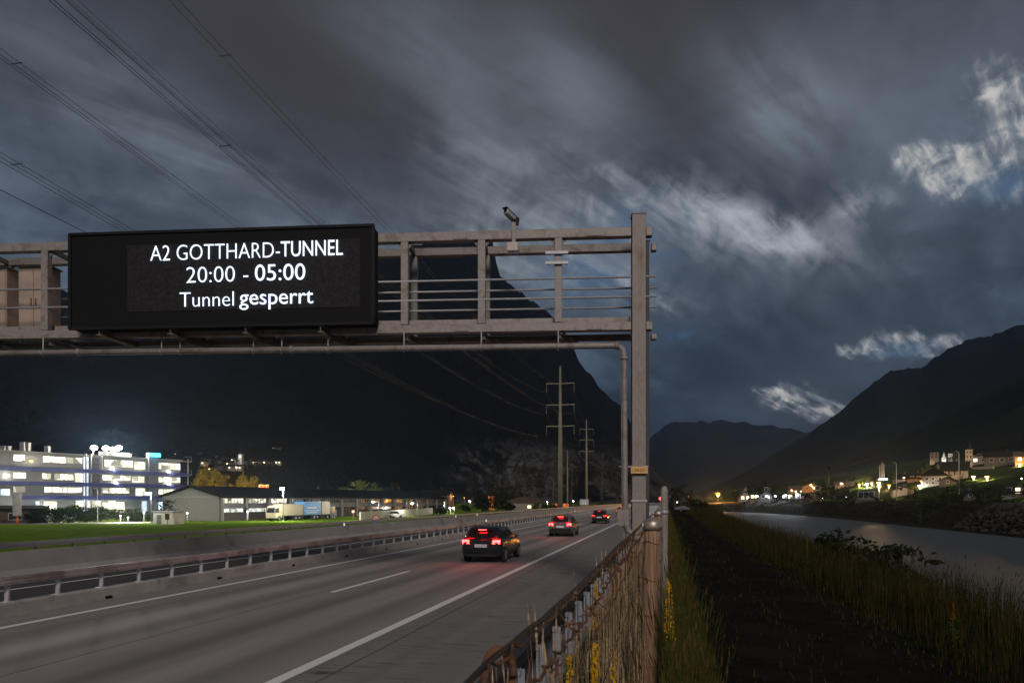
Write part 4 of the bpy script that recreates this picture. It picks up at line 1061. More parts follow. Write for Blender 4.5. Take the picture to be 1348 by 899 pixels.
def bundle(name, a, b, sag, label, n=3, sp=.35, r=.012, parent_pts=60):
    q = MB(); offs = [(0, 0), (sp, 0), (sp * .5, -sp * .8), (-sp * .5, -sp)][:n]
    for ox, oz in offs:
        pts = []
        for i in range(parent_pts + 1):
            k = i / parent_pts; p = a + (b - a) * k; pts.append(p + LN * ox + Vector((0, 0, oz - sag * 4 * k * (1 - k))))
        q.tube(pts, r, 5)
    if n > 1:
        for i in range(1, 9):
            k = i / 9.0; p = a + (b - a) * k - Vector((0, 0, sag * 4 * k * (1 - k)))
            q.bar(p - LN * .1, p + LN * (sp + .1), .035, .035)
    tag(q.build(name, M['conductor']), label, 'power line', 'power line wires')
def sky_wire(att, x0, y0, sag_k, label, n):
    """wire from a pylon arm back over the viewer's left, passing the sky where the photo shows it at (x0, y0)"""
    u = (x0 - CX) / FPX; v = (HY - y0) / FPX
    X0 = att.x - att.y / 6.0; Y = X0 / (u - 1 / 6.0)
    Yend = -70.0; Zp = CAMZ + v * Y; k = .00032
    # z = za + a (Y - Ya) + k (Y-Ya)^2
    a = (Zp - att.z - k * (Y - att.y) ** 2) / (Y - att.y)
    zend = att.z + a * (Yend - att.y) + k * (Yend - att.y) ** 2
    b = Vector((X0 + Yend / 6.0, Yend, zend)); sag = k * (Yend - att.y) ** 2 / 4
    bundle('power_line', att, b, sag, label, n)
L1 = [p for sg, p in e1 if sg < 0]; R1 = [p for sg, p in e1 if sg > 0]
sky_wire(R1[0], 222, 0, 0, 'pair of power wires crossing the sky farthest right of all those wires', 2)
sky_wire(L1[0], 92, 0, 0, 'bundle of power wires from the upper left sky down behind the message board', 3)
sky_wire(R1[1], 70, 0, 0, 'bundle of power wires close below the one from the upper left corner of the sky', 3)
sky_wire(L1[1], 0, 72, 0, 'bundle of power wires entering the sky at the left side, upper of those there', 3)
sky_wire(L1[2], 0, 207, 0, 'bundle of power wires low at the left side of the sky', 3)
sky_wire(R1[2], 0, 250, 0, 'single thin power wire lowest at the left side of the sky', 1)
for i in range(6):
    bundle('power_line', e1[i][1], e2[i][1], 3.5, ['power wire between the two pylons from the %s arm on the %s' % (a, b) for a in ('top', 'middle', 'lowest') for b in ('left', 'right')][i], 1, r=.05)
bundle('power_line', top1, top2, 2.5, 'earth wire joining the tips of the two pylons', 1, r=.04)
# ---------------------------------------------------------------- trees, lamps, houses: builders
M['bark'] = mat('bark', (.05, .04, .03), .95, var=.4, scale=5)
M['leaf'] = leafmat('tree_leaves', (.035, .06, .016), .5, .3, (.05, .065, .02), .6)
M['leaf_dark'] = leafmat('tree_leaves_dark', (.016, .022, .010), .5, .2, None, .6)
M['leaf_dull'] = leafmat('tree_leaves_dull', (.028, .028, .016), .45, .25, (.04, .032, .016), .5)
M['leaf_light'] = leafmat('tree_leaves_light', (.07, .10, .022), .45, .35, (.10, .10, .03), .5)
M['hedge'] = leafmat('hedge_leaves', (.022, .034, .012), .5, .2, None, .8)
def leaves(mb, rnd_, c, rad, n, size, clumps, shape='round'):
    cl = []
    for i in range(clumps):
        for _ in range(30):
            v = Vector((rnd_.uniform(-1, 1), rnd_.uniform(-1, 1), rnd_.uniform(-1, 1)))
            if shape == 'cone':
                k = 1 - (v.z + 1) / 2
                if Vector((v.x, v.y)).length < max(.08, k * .95): break
            elif v.length < 1 and v.length > .25: break
        cl.append((Vector((c.x + v.x * rad.x, c.y + v.y * rad.y, c.z + v.z * rad.z)), rnd_.uniform(.16, .34)))
    for i in range(n):
        p, k = cl[rnd_.randrange(clumps)]
        if shape == 'cone': k *= .55
        o = Vector((rnd_.gauss(0, 1) * rad.x * k * .6, rnd_.gauss(0, 1) * rad.y * k * .6, rnd_.gauss(0, 1) * rad.z * k * (.5 if shape != 'cone' else .25)))
        q_ = p + o; a = Vector((rnd_.uniform(-1, 1), rnd_.uniform(-1, 1), rnd_.uniform(-1, 1))).normalized() * size * rnd_.uniform(.6, 1.3); b_ = a.orthogonal().normalized() * size * rnd_.uniform(.3, .7)
        mb.quad(q_ + a, q_ + b_, q_ - a, q_ - b_)
def tree(p, h, w, label, m, shape='round', n=900, trunk=.22, seed=None, leaf=None, group=None, name='tree', clumps=30, cat='tree'):
    rnd_ = random.Random(seed if seed is not None else int(p.x * 31 + p.y * 17)); p = Vector(p)
    e = empty(name, p); tag(e, label, cat, group)
    th = h * trunk
    q = MB(); q.tube([(0, 0, -.3), (0, 0, th), (.02 * h, 0, h * .75)], [h * .028, h * .020, h * .006], 7)
    for i in range(7):
        a = rnd_.uniform(0, 6.28); z0 = rnd_.uniform(th * .8, h * .6); L = w * .42 * rnd_.uniform(.6, 1)
        q.tube([(0, 0, z0), (math.cos(a) * L * .5, math.sin(a) * L * .5, z0 + h * .08), (math.cos(a) * L, math.sin(a) * L, z0 + h * .2)], [h * .011, h * .007, h * .002], 5)
    q.build('trunk', M['bark'], e)
    q = MB(); c = Vector((0, 0, (th + h) / 2)); leaves(q, rnd_, c, Vector((w / 2, w / 2, (h - th) / 2)), n, leaf or max(.18, h * .035), clumps, shape)
    q.build('crown', m, e); return e
def bush(p, h, w, label, m, n=420, seed=None, group=None):
    rnd_ = random.Random(seed if seed is not None else int(p.x * 13 + p.y * 7)); e = empty('bush', Vector(p)); tag(e, label, 'bush', group)
    q = MB()
    for i in range(6):
        a = rnd_.uniform(0, 6.28); q.tube([(0, 0, -.1), (math.cos(a) * w * .15, math.sin(a) * w * .15, h * .4), (math.cos(a) * w * .3, math.sin(a) * w * .3, h * .8)], [.04, .03, .01], 5)
    q.build('stem', M['bark'], e)
    q = MB(); leaves(q, rnd_, Vector((0, 0, h * .48)), Vector((w / 2, w / 2, h * .5)), n, max(.10, h * .06), 18); q.build('foliage', m, e); return e
def hit(x, y, Y0=60.0, Y1=1500.0):
    """ground point seen at photo place (x, y), searching outwards from distance Y0"""
    Y = Y0
    while Y < Y1:
        p = at(x, y, Y)
        if p.z <= hgt(p.x, p.y):
            a, b = Y / 1.01, Y
            for _ in range(25):
                m_ = (a + b) / 2; p = at(x, y, m_)
                if p.z <= hgt(p.x, p.y): b = m_
                else: a = m_
            p = at(x, y, b); return p
        Y *= 1.01
    p = at(x, y, Y1); p.z = hgt(p.x, p.y); return p
GLOWS = {'white': ((1, .95, .86), (1, .93, .80)), 'orange': ((1, .38, .045), (1, .40, .07)), 'warm': ((1, .62, .22), (1, .62, .26)), 'cool': ((.85, .93, 1), (.8, .9, 1))}
def lampmat(kind, s):
    s = {'orange': 1.9 + s * .008, 'warm': 2.6 + s * .02}.get(kind, s)
    return glow('lamp_glow_%s_%d' % (kind, int(s * 10)), GLOWS[kind][0], s)
def street_lamp(p, h, label, kind='white', power=800, arm=.8, gs=40, head=.28, name='street_lamp', cat='street lamp', group=None, pole=None, face=None, lit=True, r=None):
    p = Vector(p); e = empty(name, p); tag(e, label, cat, group)
    r = r or .045 + h * .006; d = face or Vector((-.7, -.7, 0)).normalized()
    q = MB()
    if arm > 0: q.tube([(0, 0, -.2), (0, 0, h * .8), (0, 0, h * .96), tuple(d * arm * .3 + Vector((0, 0, h))), tuple(d * arm + Vector((0, 0, h + .05)))], [r, r * .75, r * .7, r * .6, r * .5], 8)
    else: q.tube([(0, 0, -.2), (0, 0, h)], [r, r * .75], 8)
    q.lathe((0, 0, 0), [(r * 2, -.1), (r * 2, .05), (r * 1.2, .12)], 8)
    q.build('pole', pole or M['zinc_bright'], e)
    c = d * arm + Vector((0, 0, h))
    q = MB(); q.lathe(c, [(head * .35, .16), (head * .9, .10), (head, .0), (head * .95, -.03)][::-1], 10); q.build('head', M['zinc_dark'], e)
    if lit:
        q = MB(); q.lathe(c, [(.02, -head * .95), (head * .45, -head * .86), (head * .8, -head * .6), (head * .93, -head * .3), (head * .9, -.035)], 12); q.build('lamp_glass', lampmat(kind, gs), e)
        point_light(e, c - Vector((0, 0, head + .12)), GLOWS[kind][1], power, .2)
    return e
M['roof_dark'] = mat('roof_tiles_dark', (.011, .010, .0095), .9, var=.25, scale=2, spec=.05)
M['roof_brown'] = mat('roof_tiles_brown', (.06, .034, .022), .85, var=.25, scale=2)
M['plaster'] = mat('plaster_pale', (.15, .14, .125), .9, var=.15, scale=.7)
M['plaster_dark'] = mat('plaster_dull', (.045, .042, .038), .9, var=.2, scale=.7)
M['plaster_ochre'] = mat('plaster_ochre', (.17, .11, .055), .9, var=.15, scale=.7)
M['timber'] = mat('dark_timber', (.055, .035, .022), .85, var=.3, scale=3)
M['stone'] = mat('tower_stone', (.20, .155, .105), .9, var=.3, scale=2.5, bump=.3)
M['pane_dark'] = mat('window_dark', (.02, .02, .024), .15, var=0, spec=.7)
M['pane_lit'] = glow('window_lit', (1, .78, .42), 3.0, var=.5, scale=.8)
M['pane_white'] = glow('window_lit_white', (1, .97, .86), 5.5, var=.35, scale=.6)
M['frame'] = mat('window_frame', (.30, .29, .27), .6, var=.1)
def house(p, w, d, hw, hr, yaw, label, wall='plaster', roof='roof_dark', wins=(), group=None, name='house', cat='house', hip=False, chimney=True, ridge='x', balcony=False, door=True, over=.5):
    """gabled (or hipped) house: w across its front (local -y side), ridge along local x or y; wins = (face, u, z, w, h, lit)"""
    e = empty(name, Vector(p), yaw); tag(e, label, cat, group)
    W, Dp = w / 2, d / 2; q = MB()
    if hip: q.loft([[(-W, -Dp, z), (W, -Dp, z), (W, Dp, z), (-W, Dp, z)] for z in (-1.5, hw)])
    elif ridge == 'y': q.loft([[(-W, y, -1.5), (W, y, -1.5), (W, y, hw), (0, y, hw + hr), (-W, y, hw)] for y in (-Dp, Dp)])
    else: q.loft([[(x, -Dp, -1.5), (x, Dp, -1.5), (x, Dp, hw), (x, 0, hw + hr), (x, -Dp, hw)] for x in (-W, W)])
    q.build('wall', M[wall] if isinstance(wall, str) else wall, e)
    q = MB(); th = .22
    if hip:
        k = min(W, Dp) * .92; rl = max(W - Dp, .3) if W >= Dp else .3; rd = .3 if W >= Dp else max(Dp - W, .3)
        q.loft([[(-W - over, -Dp - over, hw - .1), (W + over, -Dp - over, hw - .1), (W + over, Dp + over, hw - .1), (-W - over, Dp + over, hw - .1)], [(-W - over, -Dp - over, hw + .12), (W + over, -Dp - over, hw + .12), (W + over, Dp + over, hw + .12), (-W - over, Dp + over, hw + .12)], [(-rl, -rd, hw + hr), (rl, -rd, hw + hr), (rl, rd, hw + hr), (-rl, rd, hw + hr)]])
    else:
        half = W if ridge == 'y' else Dp; ln = (Dp if ridge == 'y' else W) + over; sl = hr / half
        prof = [(-half - over, hw - over * sl + .01), (0, hw + hr + .01), (half + over, hw - over * sl + .01), (half + over, hw - over * sl + th), (0, hw + hr + th * 1.15), (-half - over, hw - over * sl + th)]
        if ridge == 'y': q.loft([[(a, y, z) for a, z in prof] for y in (-ln, ln)])
        else: q.loft([[(x, a, z) for a, z in prof] for x in (-ln, ln)])
    ro = q.build('roof', M[roof], e)
    if chimney:
        q = MB(); q.box((W * .3, Dp * .25, hw + hr * .95), (.7, .7, hr * .7 + .8)); q.box((W * .3, Dp * .25, hw + hr * 1.3 + .46), (.85, .85, .12)); q.build('chimney', M['plaster_dark'], ro)
    for (f, u, z, ww, hh, lit) in wins:
        if f == 'front': c = Vector((u * W, -Dp, z)); n_ = Vector((0, -1, 0)); tx = Vector((1, 0, 0))
        elif f == 'left': c = Vector((-W, u * Dp, z)); n_ = Vector((-1, 0, 0)); tx = Vector((0, 1, 0))
        else: c = Vector((W, u * Dp, z)); n_ = Vector((1, 0, 0)); tx = Vector((0, 1, 0))
        q = MB(); up = Vector((0, 0, 1))
        for a, b_ in ((-1, -1), (1, -1)): pass
        for s_ in (-1, 1):
            q.bar(c + tx * s_ * ww / 2 - up * hh / 2 + n_ * .03, c + tx * s_ * ww / 2 + up * hh / 2 + n_ * .03, .10, .09, n_)
            q.bar(c + up * s_ * hh / 2 - tx * (ww / 2 + .05) + n_ * .032, c + up * s_ * hh / 2 + tx * (ww / 2 + .05) + n_ * .032, .10, .10, n_)
        fr = q.build('window', M['frame'], e)
        q = MB(); q.quad(*[c + tx * a * ww / 2 + up * b_ * hh / 2 + n_ * .015 for a, b_ in ((-1, -1), (1, -1), (1, 1), (-1, 1))]); q.build('pane', M[{0: 'pane_dark', 1: 'pane_lit', 2: 'pane_white'}[lit]], fr)
    if door:
        q = MB(); q.box((W * .55, -Dp - .03, 1.0), (1.0, .08, 2.1)); q.build('door', M['timber'], e)
    if balcony:
        q = MB(); q.box((0, -Dp - .6, hw * .52), (w * .8, 1.2, .14)); q.box((0, -Dp - 1.18, hw * .52 + .5), (w * .8, .06, .9)); q.build('balcony', M['timber'], e)
    return e

# ---------------------------------------------------------------- left: office block on the meadow
OA = Vector(((0 - CX) / FPX * 136, 136.0, FIELD)); OB = Vector(((242 - CX) / FPX * 171, 171.0, FIELD))
OD = (OB - OA); OD.z = 0; OLEN = OD.length; OD.normalize(); ON = Vector((OD.y, -OD.x, 0))     # facade direction and outward normal
if ON.y > 0: ON = -ON
def ol(x):
    u = (x - CX) / FPX; return (u * OA.y - OA.x) / (OD.x - u * OD.y)
def oz(y, l): return CAMZ + (HY - y) / FPX * (OA + OD * l).y - FIELD
office = empty('office_building', tuple(OA)); tag(office, 'long four storey office building with brightly lit window bands and blue floor edges', 'building')
def op(l, d, z): p = OD * l + ON * d; return Vector((p.x, p.y, z))
M['facade'] = mat('facade_panel', (.20, .20, .19), .6, var=.1, scale=.3)
M['facade_dark'] = mat('facade_dark_and_shade', (.10, .10, .11), .6, var=.2, scale=.3)
M['band_blue'] = mat('blue_floor_edge', (.03, .035, .13), .5, var=.12, scale=.5)
M['win_office'] = glow('office_window', (1.0, .95, .70), 1.55, var=.8, scale=.8)
M['win_cool'] = glow('office_window_cool', (.72, .87, 1.0), 1.3, var=.5, scale=.4)
TOPZ = oz(594, 0); LX = -14.0
q = MB(); q.loft([[op(LX, 0, -1), op(OLEN - 1, 0, -1), op(OLEN - 1, -16, -1), op(LX, -16, -1)], [op(LX, 0, TOPZ), op(OLEN - 1, 0, TOPZ), op(OLEN - 1, -16, TOPZ), op(LX, -16, TOPZ)]])
q.build('wall', M['facade'], office)
q = MB(); q.loft([[op(LX - .3, .4, TOPZ + .01), op(OLEN - .6, .4, TOPZ + .01), op(OLEN - .6, -16.4, TOPZ + .01), op(LX - .3, -16.4, TOPZ + .01)], [op(LX - .3, .4, TOPZ + .35), op(OLEN - .6, .4, TOPZ + .35), op(OLEN - .6, -16.4, TOPZ + .35), op(LX - .3, -16.4, TOPZ + .35)]])
roof_ = q.build('roof', M['facade'], office)
bz = [oz(616, 0), oz(635.5, 0), oz(654.5, 0)]
for i, z in enumerate(bz):
    q = MB(); q.bar(op(LX if i < 2 else 3, .65, z), op(OLEN + .6, .65, z), 1.3, .80); q.build('floor_edge', M['band_blue'], office)
# loggia recess shade painted as flat dark panels, stair and light shaft between the two halves, darker tower at right
def opanel(name, xa, xb, z0, z1, m, d=.06, th=.10, parent=office):
    a, b_ = ol(xa), ol(xb); q_ = MB(); q_.loft([[op(l, d, z0), op(l, d, z1), op(l, d - th, z1), op(l, d - th, z0)] for l in (a, b_)]); return q_.build(name, m, parent)
fl = [(bz[0] + .3, TOPZ), (bz[1] + .3, bz[0] - .3), (bz[2] + .3, bz[1] - .3), (0, bz[2] - .3)]
for z0, z1 in fl[:3]:
    opanel('loggia_shade_panel', 118, 131, z0 + .2, z1 - .2, M['facade_dark'], .05, .06)
opanel('stair_tower', 193, 205.5, 0, TOPZ + 1.6, M['facade_dark'], 1.0, 1.2)
opanel('glass_corner', 110, 116, 1, TOPZ - .2, M['win_cool'], .10, .06)
q = MB(); opx = [ol(x) for x in (110, 117, 131)]
for l in opx: q.bar(op(l, .9, 0), op(l, .9, TOPZ + .5), .25, .25)
for k in range(8): q.bar(op(opx[0], .9, 1.0 + k * TOPZ / 8.4), op(opx[2], .9, 1.0 + k * TOPZ / 8.4), .08, .08)
q.build('balcony_frame', M['zinc'], office)
# window bands: (x from, x to, floor, low and high share of the storey, kind)
bands = [(17, 33, 0, .42, .86, 'o'), (56, 108, 0, .42, .84, 'o'), (137, 175, 0, .30, .82, 'o'), (176, 191, 0, .22, .78, 'o'), (207, 237, 0, .30, .78, 'o'),
         (17, 34, 1, .30, .80, 'o'), (55, 67, 1, .30, .80, 'o'), (71, 97, 1, .26, .80, 'o'), (98, 109, 1, .1, .9, 'o'), (133, 172, 1, .34, .84, 'o'), (173, 190, 1, .18, .80, 'o'), (207, 237, 1, .28, .80, 'o'),
         (17, 33, 2, .35, .84, 'o'), (58, 108, 2, .34, .84, 'o'), (133, 170, 2, .34, .84, 'o'), (178, 191, 2, .10, .86, 'o'), (207, 237, 2, .28, .80, 'o'),
         (0, 13, 2, .05, .6, 'c'), (46, 52, 3, .25, .9, 'c'), (57, 75, 3, .30, .9, 'o'), (99, 152, 3, .52, .92, 'o'), (153, 164, 3, .35, .86, 'o'), (186, 198, 3, .3, .9, 'c'), (203, 226, 3, .35, .85, 'c'), (228, 240, 3, .2, .8, 'c')]
for xa, xb, f, lo, hi, kd in bands:
    z0, z1 = fl[f]; zz0 = z0 + (z1 - z0) * lo; zz1 = z0 + (z1 - z0) * hi
    a, b_ = ol(xa), ol(xb); n_ = max(1, int((b_ - a) / 1.5)); fr = MB()
    for z in (zz0 - .04, zz1 + .04): fr.bar(op(a - .05, .08, z), op(b_ + .05, .08, z), .16, .08)
    for k in range(n_ + 1): l = a + (b_ - a) * k / n_; fr.bar(op(l, .08, zz0), op(l, .08, zz1), .07, .14, ON)
    wo_ = fr.build('window', M['frame'], office)
    q = MB(); q.quad(op(a, .03, zz0), op(b_, .03, zz0), op(b_, .03, zz1), op(a, .03, zz1)); q.build('pane', M['win_office'] if kd == 'o' else M['win_cool'], wo_)
for x, f, zf in ((40, 0, .45), (8, 1, .5), (183, 0, .25), (147, 0, .08), (151, 1, .08), (221, 0, .08), (221, 1, .08), (224, 2, .08), (146, 3, .7), (60, 3, .7)):
    z0, z1 = fl[f]; z = z0 + (z1 - z0) * zf; l = ol(x)
    q = MB(); q.box(tuple(op(l, .35, z)), (.5, .5, .4)); wl = q.build('wall_lamp', lampmat('warm' if f == 0 and x in (40, 183) else 'white', 22), office)
    point_light(office, op(l, 1.5, z), (1, .95, .84), 130, .2, 'wall_lamp_light')
for x in (20, 62, 105, 130, 160, 215): point_light(office, op(ol(x), 3.2, fl[3][1] - 1.0), (.92, .97, 1), 240, .3, 'ground_floor_fill')  # points without fixtures, added to brighten the ground floor
for x in (8, 35, 70, 100, 150, 185, 225):
    point_light(office, op(ol(x), 4.0, bz[0] - .3), (1, .97, .88), 120, .3, 'facade_fill')  # points hung in the air, added to brighten the facade
for x in (24, 30, 50, 56, 82): l = ol(x); q = MB(); q.bar(op(l, -6, TOPZ + .3), op(l, -6, TOPZ + 1.6 + (x % 3) * .5), .9, .8); q.build('roof_vent', M['zinc_dark'], roof_)
q = MB()
for k in range(16): l = ol(140) + k * (ol(172) - ol(140)) / 15; q.bar(op(l, .2, TOPZ + .3), op(l, .2, TOPZ + 1.3), .05, .05)
q.bar(op(ol(138), .2, TOPZ + 1.3), op(ol(174), .2, TOPZ + 1.3), .06, .06); q.build('roof_railing', M['zinc'], roof_)
for x, y in ((129.5, 589), (145, 589.5), (155, 591), (162, 589)):
    l = ol(x); z = oz(y, l); q = MB(); q.bar(op(l, -2, TOPZ + .3), op(l, -2, z), .12, .12); mast = q.build('floodlight_mast', M['zinc'], office)
    q = MB(); q.lathe(op(l, -1.7, z), [(.15, -.5), (.55, -.3), (.7, 0), (.55, .3), (.15, .5)], 12); q.build('floodlight', lampmat('white', 60), mast)
    point_light(office, op(l, -.2, z + .2), (1, .96, .88), 11000, .4, 'floodlight_light')
q = MB(); q.loft([[op(ol(xa), -.6, TOPZ + .4), op(ol(xa), -.6, TOPZ + 1.3), op(ol(xa), -1.2, TOPZ + 1.3), op(ol(xa), -1.2, TOPZ + .4)] for xa in (134, 172)]); q.build('lit_roof_panel', glow('roof_panel_lit', (1, .97, .9), 1.5, .7, .8), office)
q = MB(); l0_, l1_ = ol(192.5), ol(207)
q.loft([[op(l, 1.35, TOPZ + .7), op(l, 1.35, TOPZ + 1.5), op(l, 1.05, TOPZ + 1.5), op(l, 1.05, TOPZ + .7)] for l in (l0_, l1_)]); q.build('roof_sign', glow('blue_sign', (.05, .62, 1.0), 7), office)
point_light(office, op((l0_ + l1_) / 2, 2.5, TOPZ + 1.1), (.1, .6, 1), 160, .3, 'roof_sign_light')
q = MB(); e_ = OLEN - .6
for z in (bz[0], bz[1], TOPZ): q.bar(op(e_, .2, z), op(e_ + 2.2, .2, z), 1.6, .14); q.bar(op(e_ + 2.1, .9, z), op(e_ + 2.1, .9, z + 1.1), .06, .06); q.bar(op(e_ + .1, .9, z + 1.1), op(e_ + 2.1, .9, z + 1.1), .06, .06)
q.bar(op(e_ + 1.2, .8, 0), op(e_ + 1.2, .8, TOPZ + .6), .2, .2); q.build('end_balcony', M['facade'], office)
# low dark annex in front of it at the left
ax = at(10, 684, 128); ax.z = FIELD
house(ax, 12, 6, 2.6, .5, R(35), 'low dark flat annex in front of the left end of the office building', 'timber', 'roof_dark', [('front', -.5, 1.3, 2, 1.2, 0), ('front', .2, 1.3, 2, 1.2, 0)], name='annex', cat='annex', chimney=False)
pc = at(22.5, 684, 122); pc.z = FIELD
e = empty('silo_column', pc); tag(e, 'grey upright cylinder on an orange foot in front of the office building', 'column')
q = MB(); q.lathe((0, 0, 1.5), [(.62, 0), (.66, .1), (.66, 4.1), (.6, 4.2)], 16); q.build('drum', M['concrete'], e)
q = MB(); q.cyl((0, 0, -.1), (0, 0, 1.5), .16, 10); q.build('foot', mat('orange_paint', (.42, .10, .02), .6, var=.1), e)
# transformer hut
pk = at(222, 689, 124); pk.z = FIELD
ang = R(-20)
e = empty('transformer_hut', pk, ang); tag(e, 'small flat roofed concrete hut standing alone on the lit grass', 'hut')
q = MB(); q.box((0, 0, .9), (4.6, 2.6, 2.6)); q.box((2.2, -1.5, .3), (1.6, .35, 1.5)); q.build('wall', mat('hut_concrete', (.40, .37, .28), .9, var=.12, scale=1), e)
q = MB(); q.box((0, 0, 2.28), (4.9, 2.9, .14)); q.build('roof', M['concrete'], e)
q = MB(); q.box((-.9, -1.32, .75), (1.0, .06, 1.9)); q.build('door', M['zinc_dark'], e)
ps = at(220.5, 697, 112); ps.z = FIELD
e = empty('sign_board', ps); tag(e, 'small dark board on a post in front of the concrete hut', 'sign')
q = MB(); q.box((0, 0, .6), (.12, .12, 1.4)); q.build('post', M['zinc_dark'], e); q = MB(); q.box((0, -.08, 1.6), (.75, .06, 1.0)); q.build('panel', M['timber'], e)
# ---- long workshop hall
HA = Vector(((289 - CX) / FPX * 141, 141.0, FIELD)); HB = Vector(((584 - CX) / FPX * 246, 246.0, FIELD))
HD = HB - HA; HD.z = 0; HL = HD.length; HD.normalize(); HN = Vector((HD.y, -HD.x, 0))
hall = empty('workshop_hall', tuple(HA)); tag(hall, 'long dark roofed workshop hall with grey gable end and two rows of bays', 'hall')
def hp(l, d, z): p = HD * l + HN * d; return Vector((p.x, p.y, z))
GW = 15.0; EH = 5.1; RH = 2.0
q = MB(); q.loft([[hp(l, 0, -1), hp(l, 0, EH), hp(l, -GW / 2, EH + RH - .1), hp(l, -GW, EH), hp(l, -GW, -1)] for l in (0, HL)]); q.build('wall', mat('hall_panel', (.05, .05, .053), .7, var=.15, scale=.4), hall)
q = MB(); q.loft([[hp(-.06, .02, -1), hp(-.06, .02, EH), hp(-.06, -GW / 2, EH + RH - .2), hp(-.06, -GW, EH), hp(-.06, -GW, -1)], [hp(.0, .02, -1), hp(.0, .02, EH), hp(.0, -GW / 2, EH + RH - .2), hp(.0, -GW, EH), hp(.0, -GW, -1)]]); q.build('gable_wall', mat('gable_panel', (.12, .12, .108), .8, var=.1, scale=.5), hall)
q = MB(); q.bar(hp(-.1, -GW / 2, -.5), hp(-.1, -GW / 2, EH), .08, .08); q.bar(hp(-.12, 0, EH - .05), hp(-.12, -GW, EH - .05), .06, .12); q.build('gable_trim', M['zinc'], hall)
q = MB(); q.loft([[hp(l, 1.2, EH - .25), hp(l, -GW / 2, EH + RH + .0), hp(l, -GW - .8, EH - .2), hp(l, -GW - .8, EH + .05), hp(l, -GW / 2, EH + RH + .3), hp(l, 1.2, EH + .1)] for l in (-.9, HL + .8)]); q.build('roof', M['roof_dark'], hall)
q = MB(); q.bar(hp(0, .5, 2.75), hp(HL, .5, 2.75), 1.0, .25); q.bar(hp(0, .12, 3.15), hp(HL, .12, 3.15), .2, 1.0); q.build('spandrel', mat('hall_spandrel', (.075, .075, .08), .6, var=.12, scale=.4), hall)
nb = 15
for k in range(nb + 1): q = MB(); q.bar(hp(HL * k / nb, .75, -.5), hp(HL * k / nb, .75, EH - .3), .45, .45); q.build('pillar', mat('hall_pillar', (.12, .12, .115), .8, var=.1), hall)
for k in range(nb):
    a, b_ = HL * (k + .06) / nb, HL * (k + .94) / nb; lit = k < 3
    q = MB()
    for z in (3.68, 4.72): q.bar(hp(a, .10, z), hp(b_, .10, z), .16, .08)
    for j in range(8): l = a + (b_ - a) * j / 7; q.bar(hp(l, .10, 3.68), hp(l, .10, 4.72), .07, .12, HN)
    wf = q.build('window', M['zinc_dark'], hall)
    q = MB(); q.quad(hp(a, .03, 3.7), hp(b_, .03, 3.7), hp(b_, .03, 4.7), hp(a, .03, 4.7)); q.build('pane', glow('hall_window', (1, .95, .74), 1.2, .9, .9) if lit else M['pane_dark'], wf)
    q = MB(); q.loft([[hp(l, .06, -.3), hp(l, .06, 1.75), hp(l, .0, 1.75), hp(l, .0, -.3)] for l in (a, b_)]); q.build('bay_door', mat('bay_door', (.035, .025, .022), .8, var=.3), hall)
    q = MB(); q.quad(hp(a, .05, 1.8), hp(b_, .05, 1.8), hp(b_, .05, 2.55), hp(a, .05, 2.55)); q.build('transom', glow('hall_transom', (.95, 1, .86), 1.0, .6, 1.2) if lit else M['pane_dark'], hall)
# ---- lorry, trailers, van in front of the hall
def along(l, d): p = HA + HD * l + HN * d; p.z = FIELD; return p
def hl(x, d):
    u = (x - CX) / FPX; o = HA + HN * d; return (u * o.y - o.x) / (HD.x - u * HD.y)
HYAW = math.atan2(HD.y, HD.x)
M['cream'] = mat('cream_paint', (.30, .27, .19), .5, var=.1, scale=.8)
M['trailer_blue'] = mat('trailer_blue', (.06, .22, .50), .5, var=.1, scale=.6)
def wheels(e, xs, wd, r=.5):
    for x in xs:
        for s_ in (-1, 1):
            q_ = MB(); q_.cyl((x, s_ * (wd / 2 - .3), r), (x, s_ * wd / 2, r), r, 14); w_ = q_.build('wheel', M['tyre'], e)
            q_ = MB(); q_.cyl((x, s_ * (wd / 2 - .02), r), (x, s_ * (wd / 2 + .015), r), r * .5, 10); q_.build('rim', M['rim'], w_)
DL = 9.0
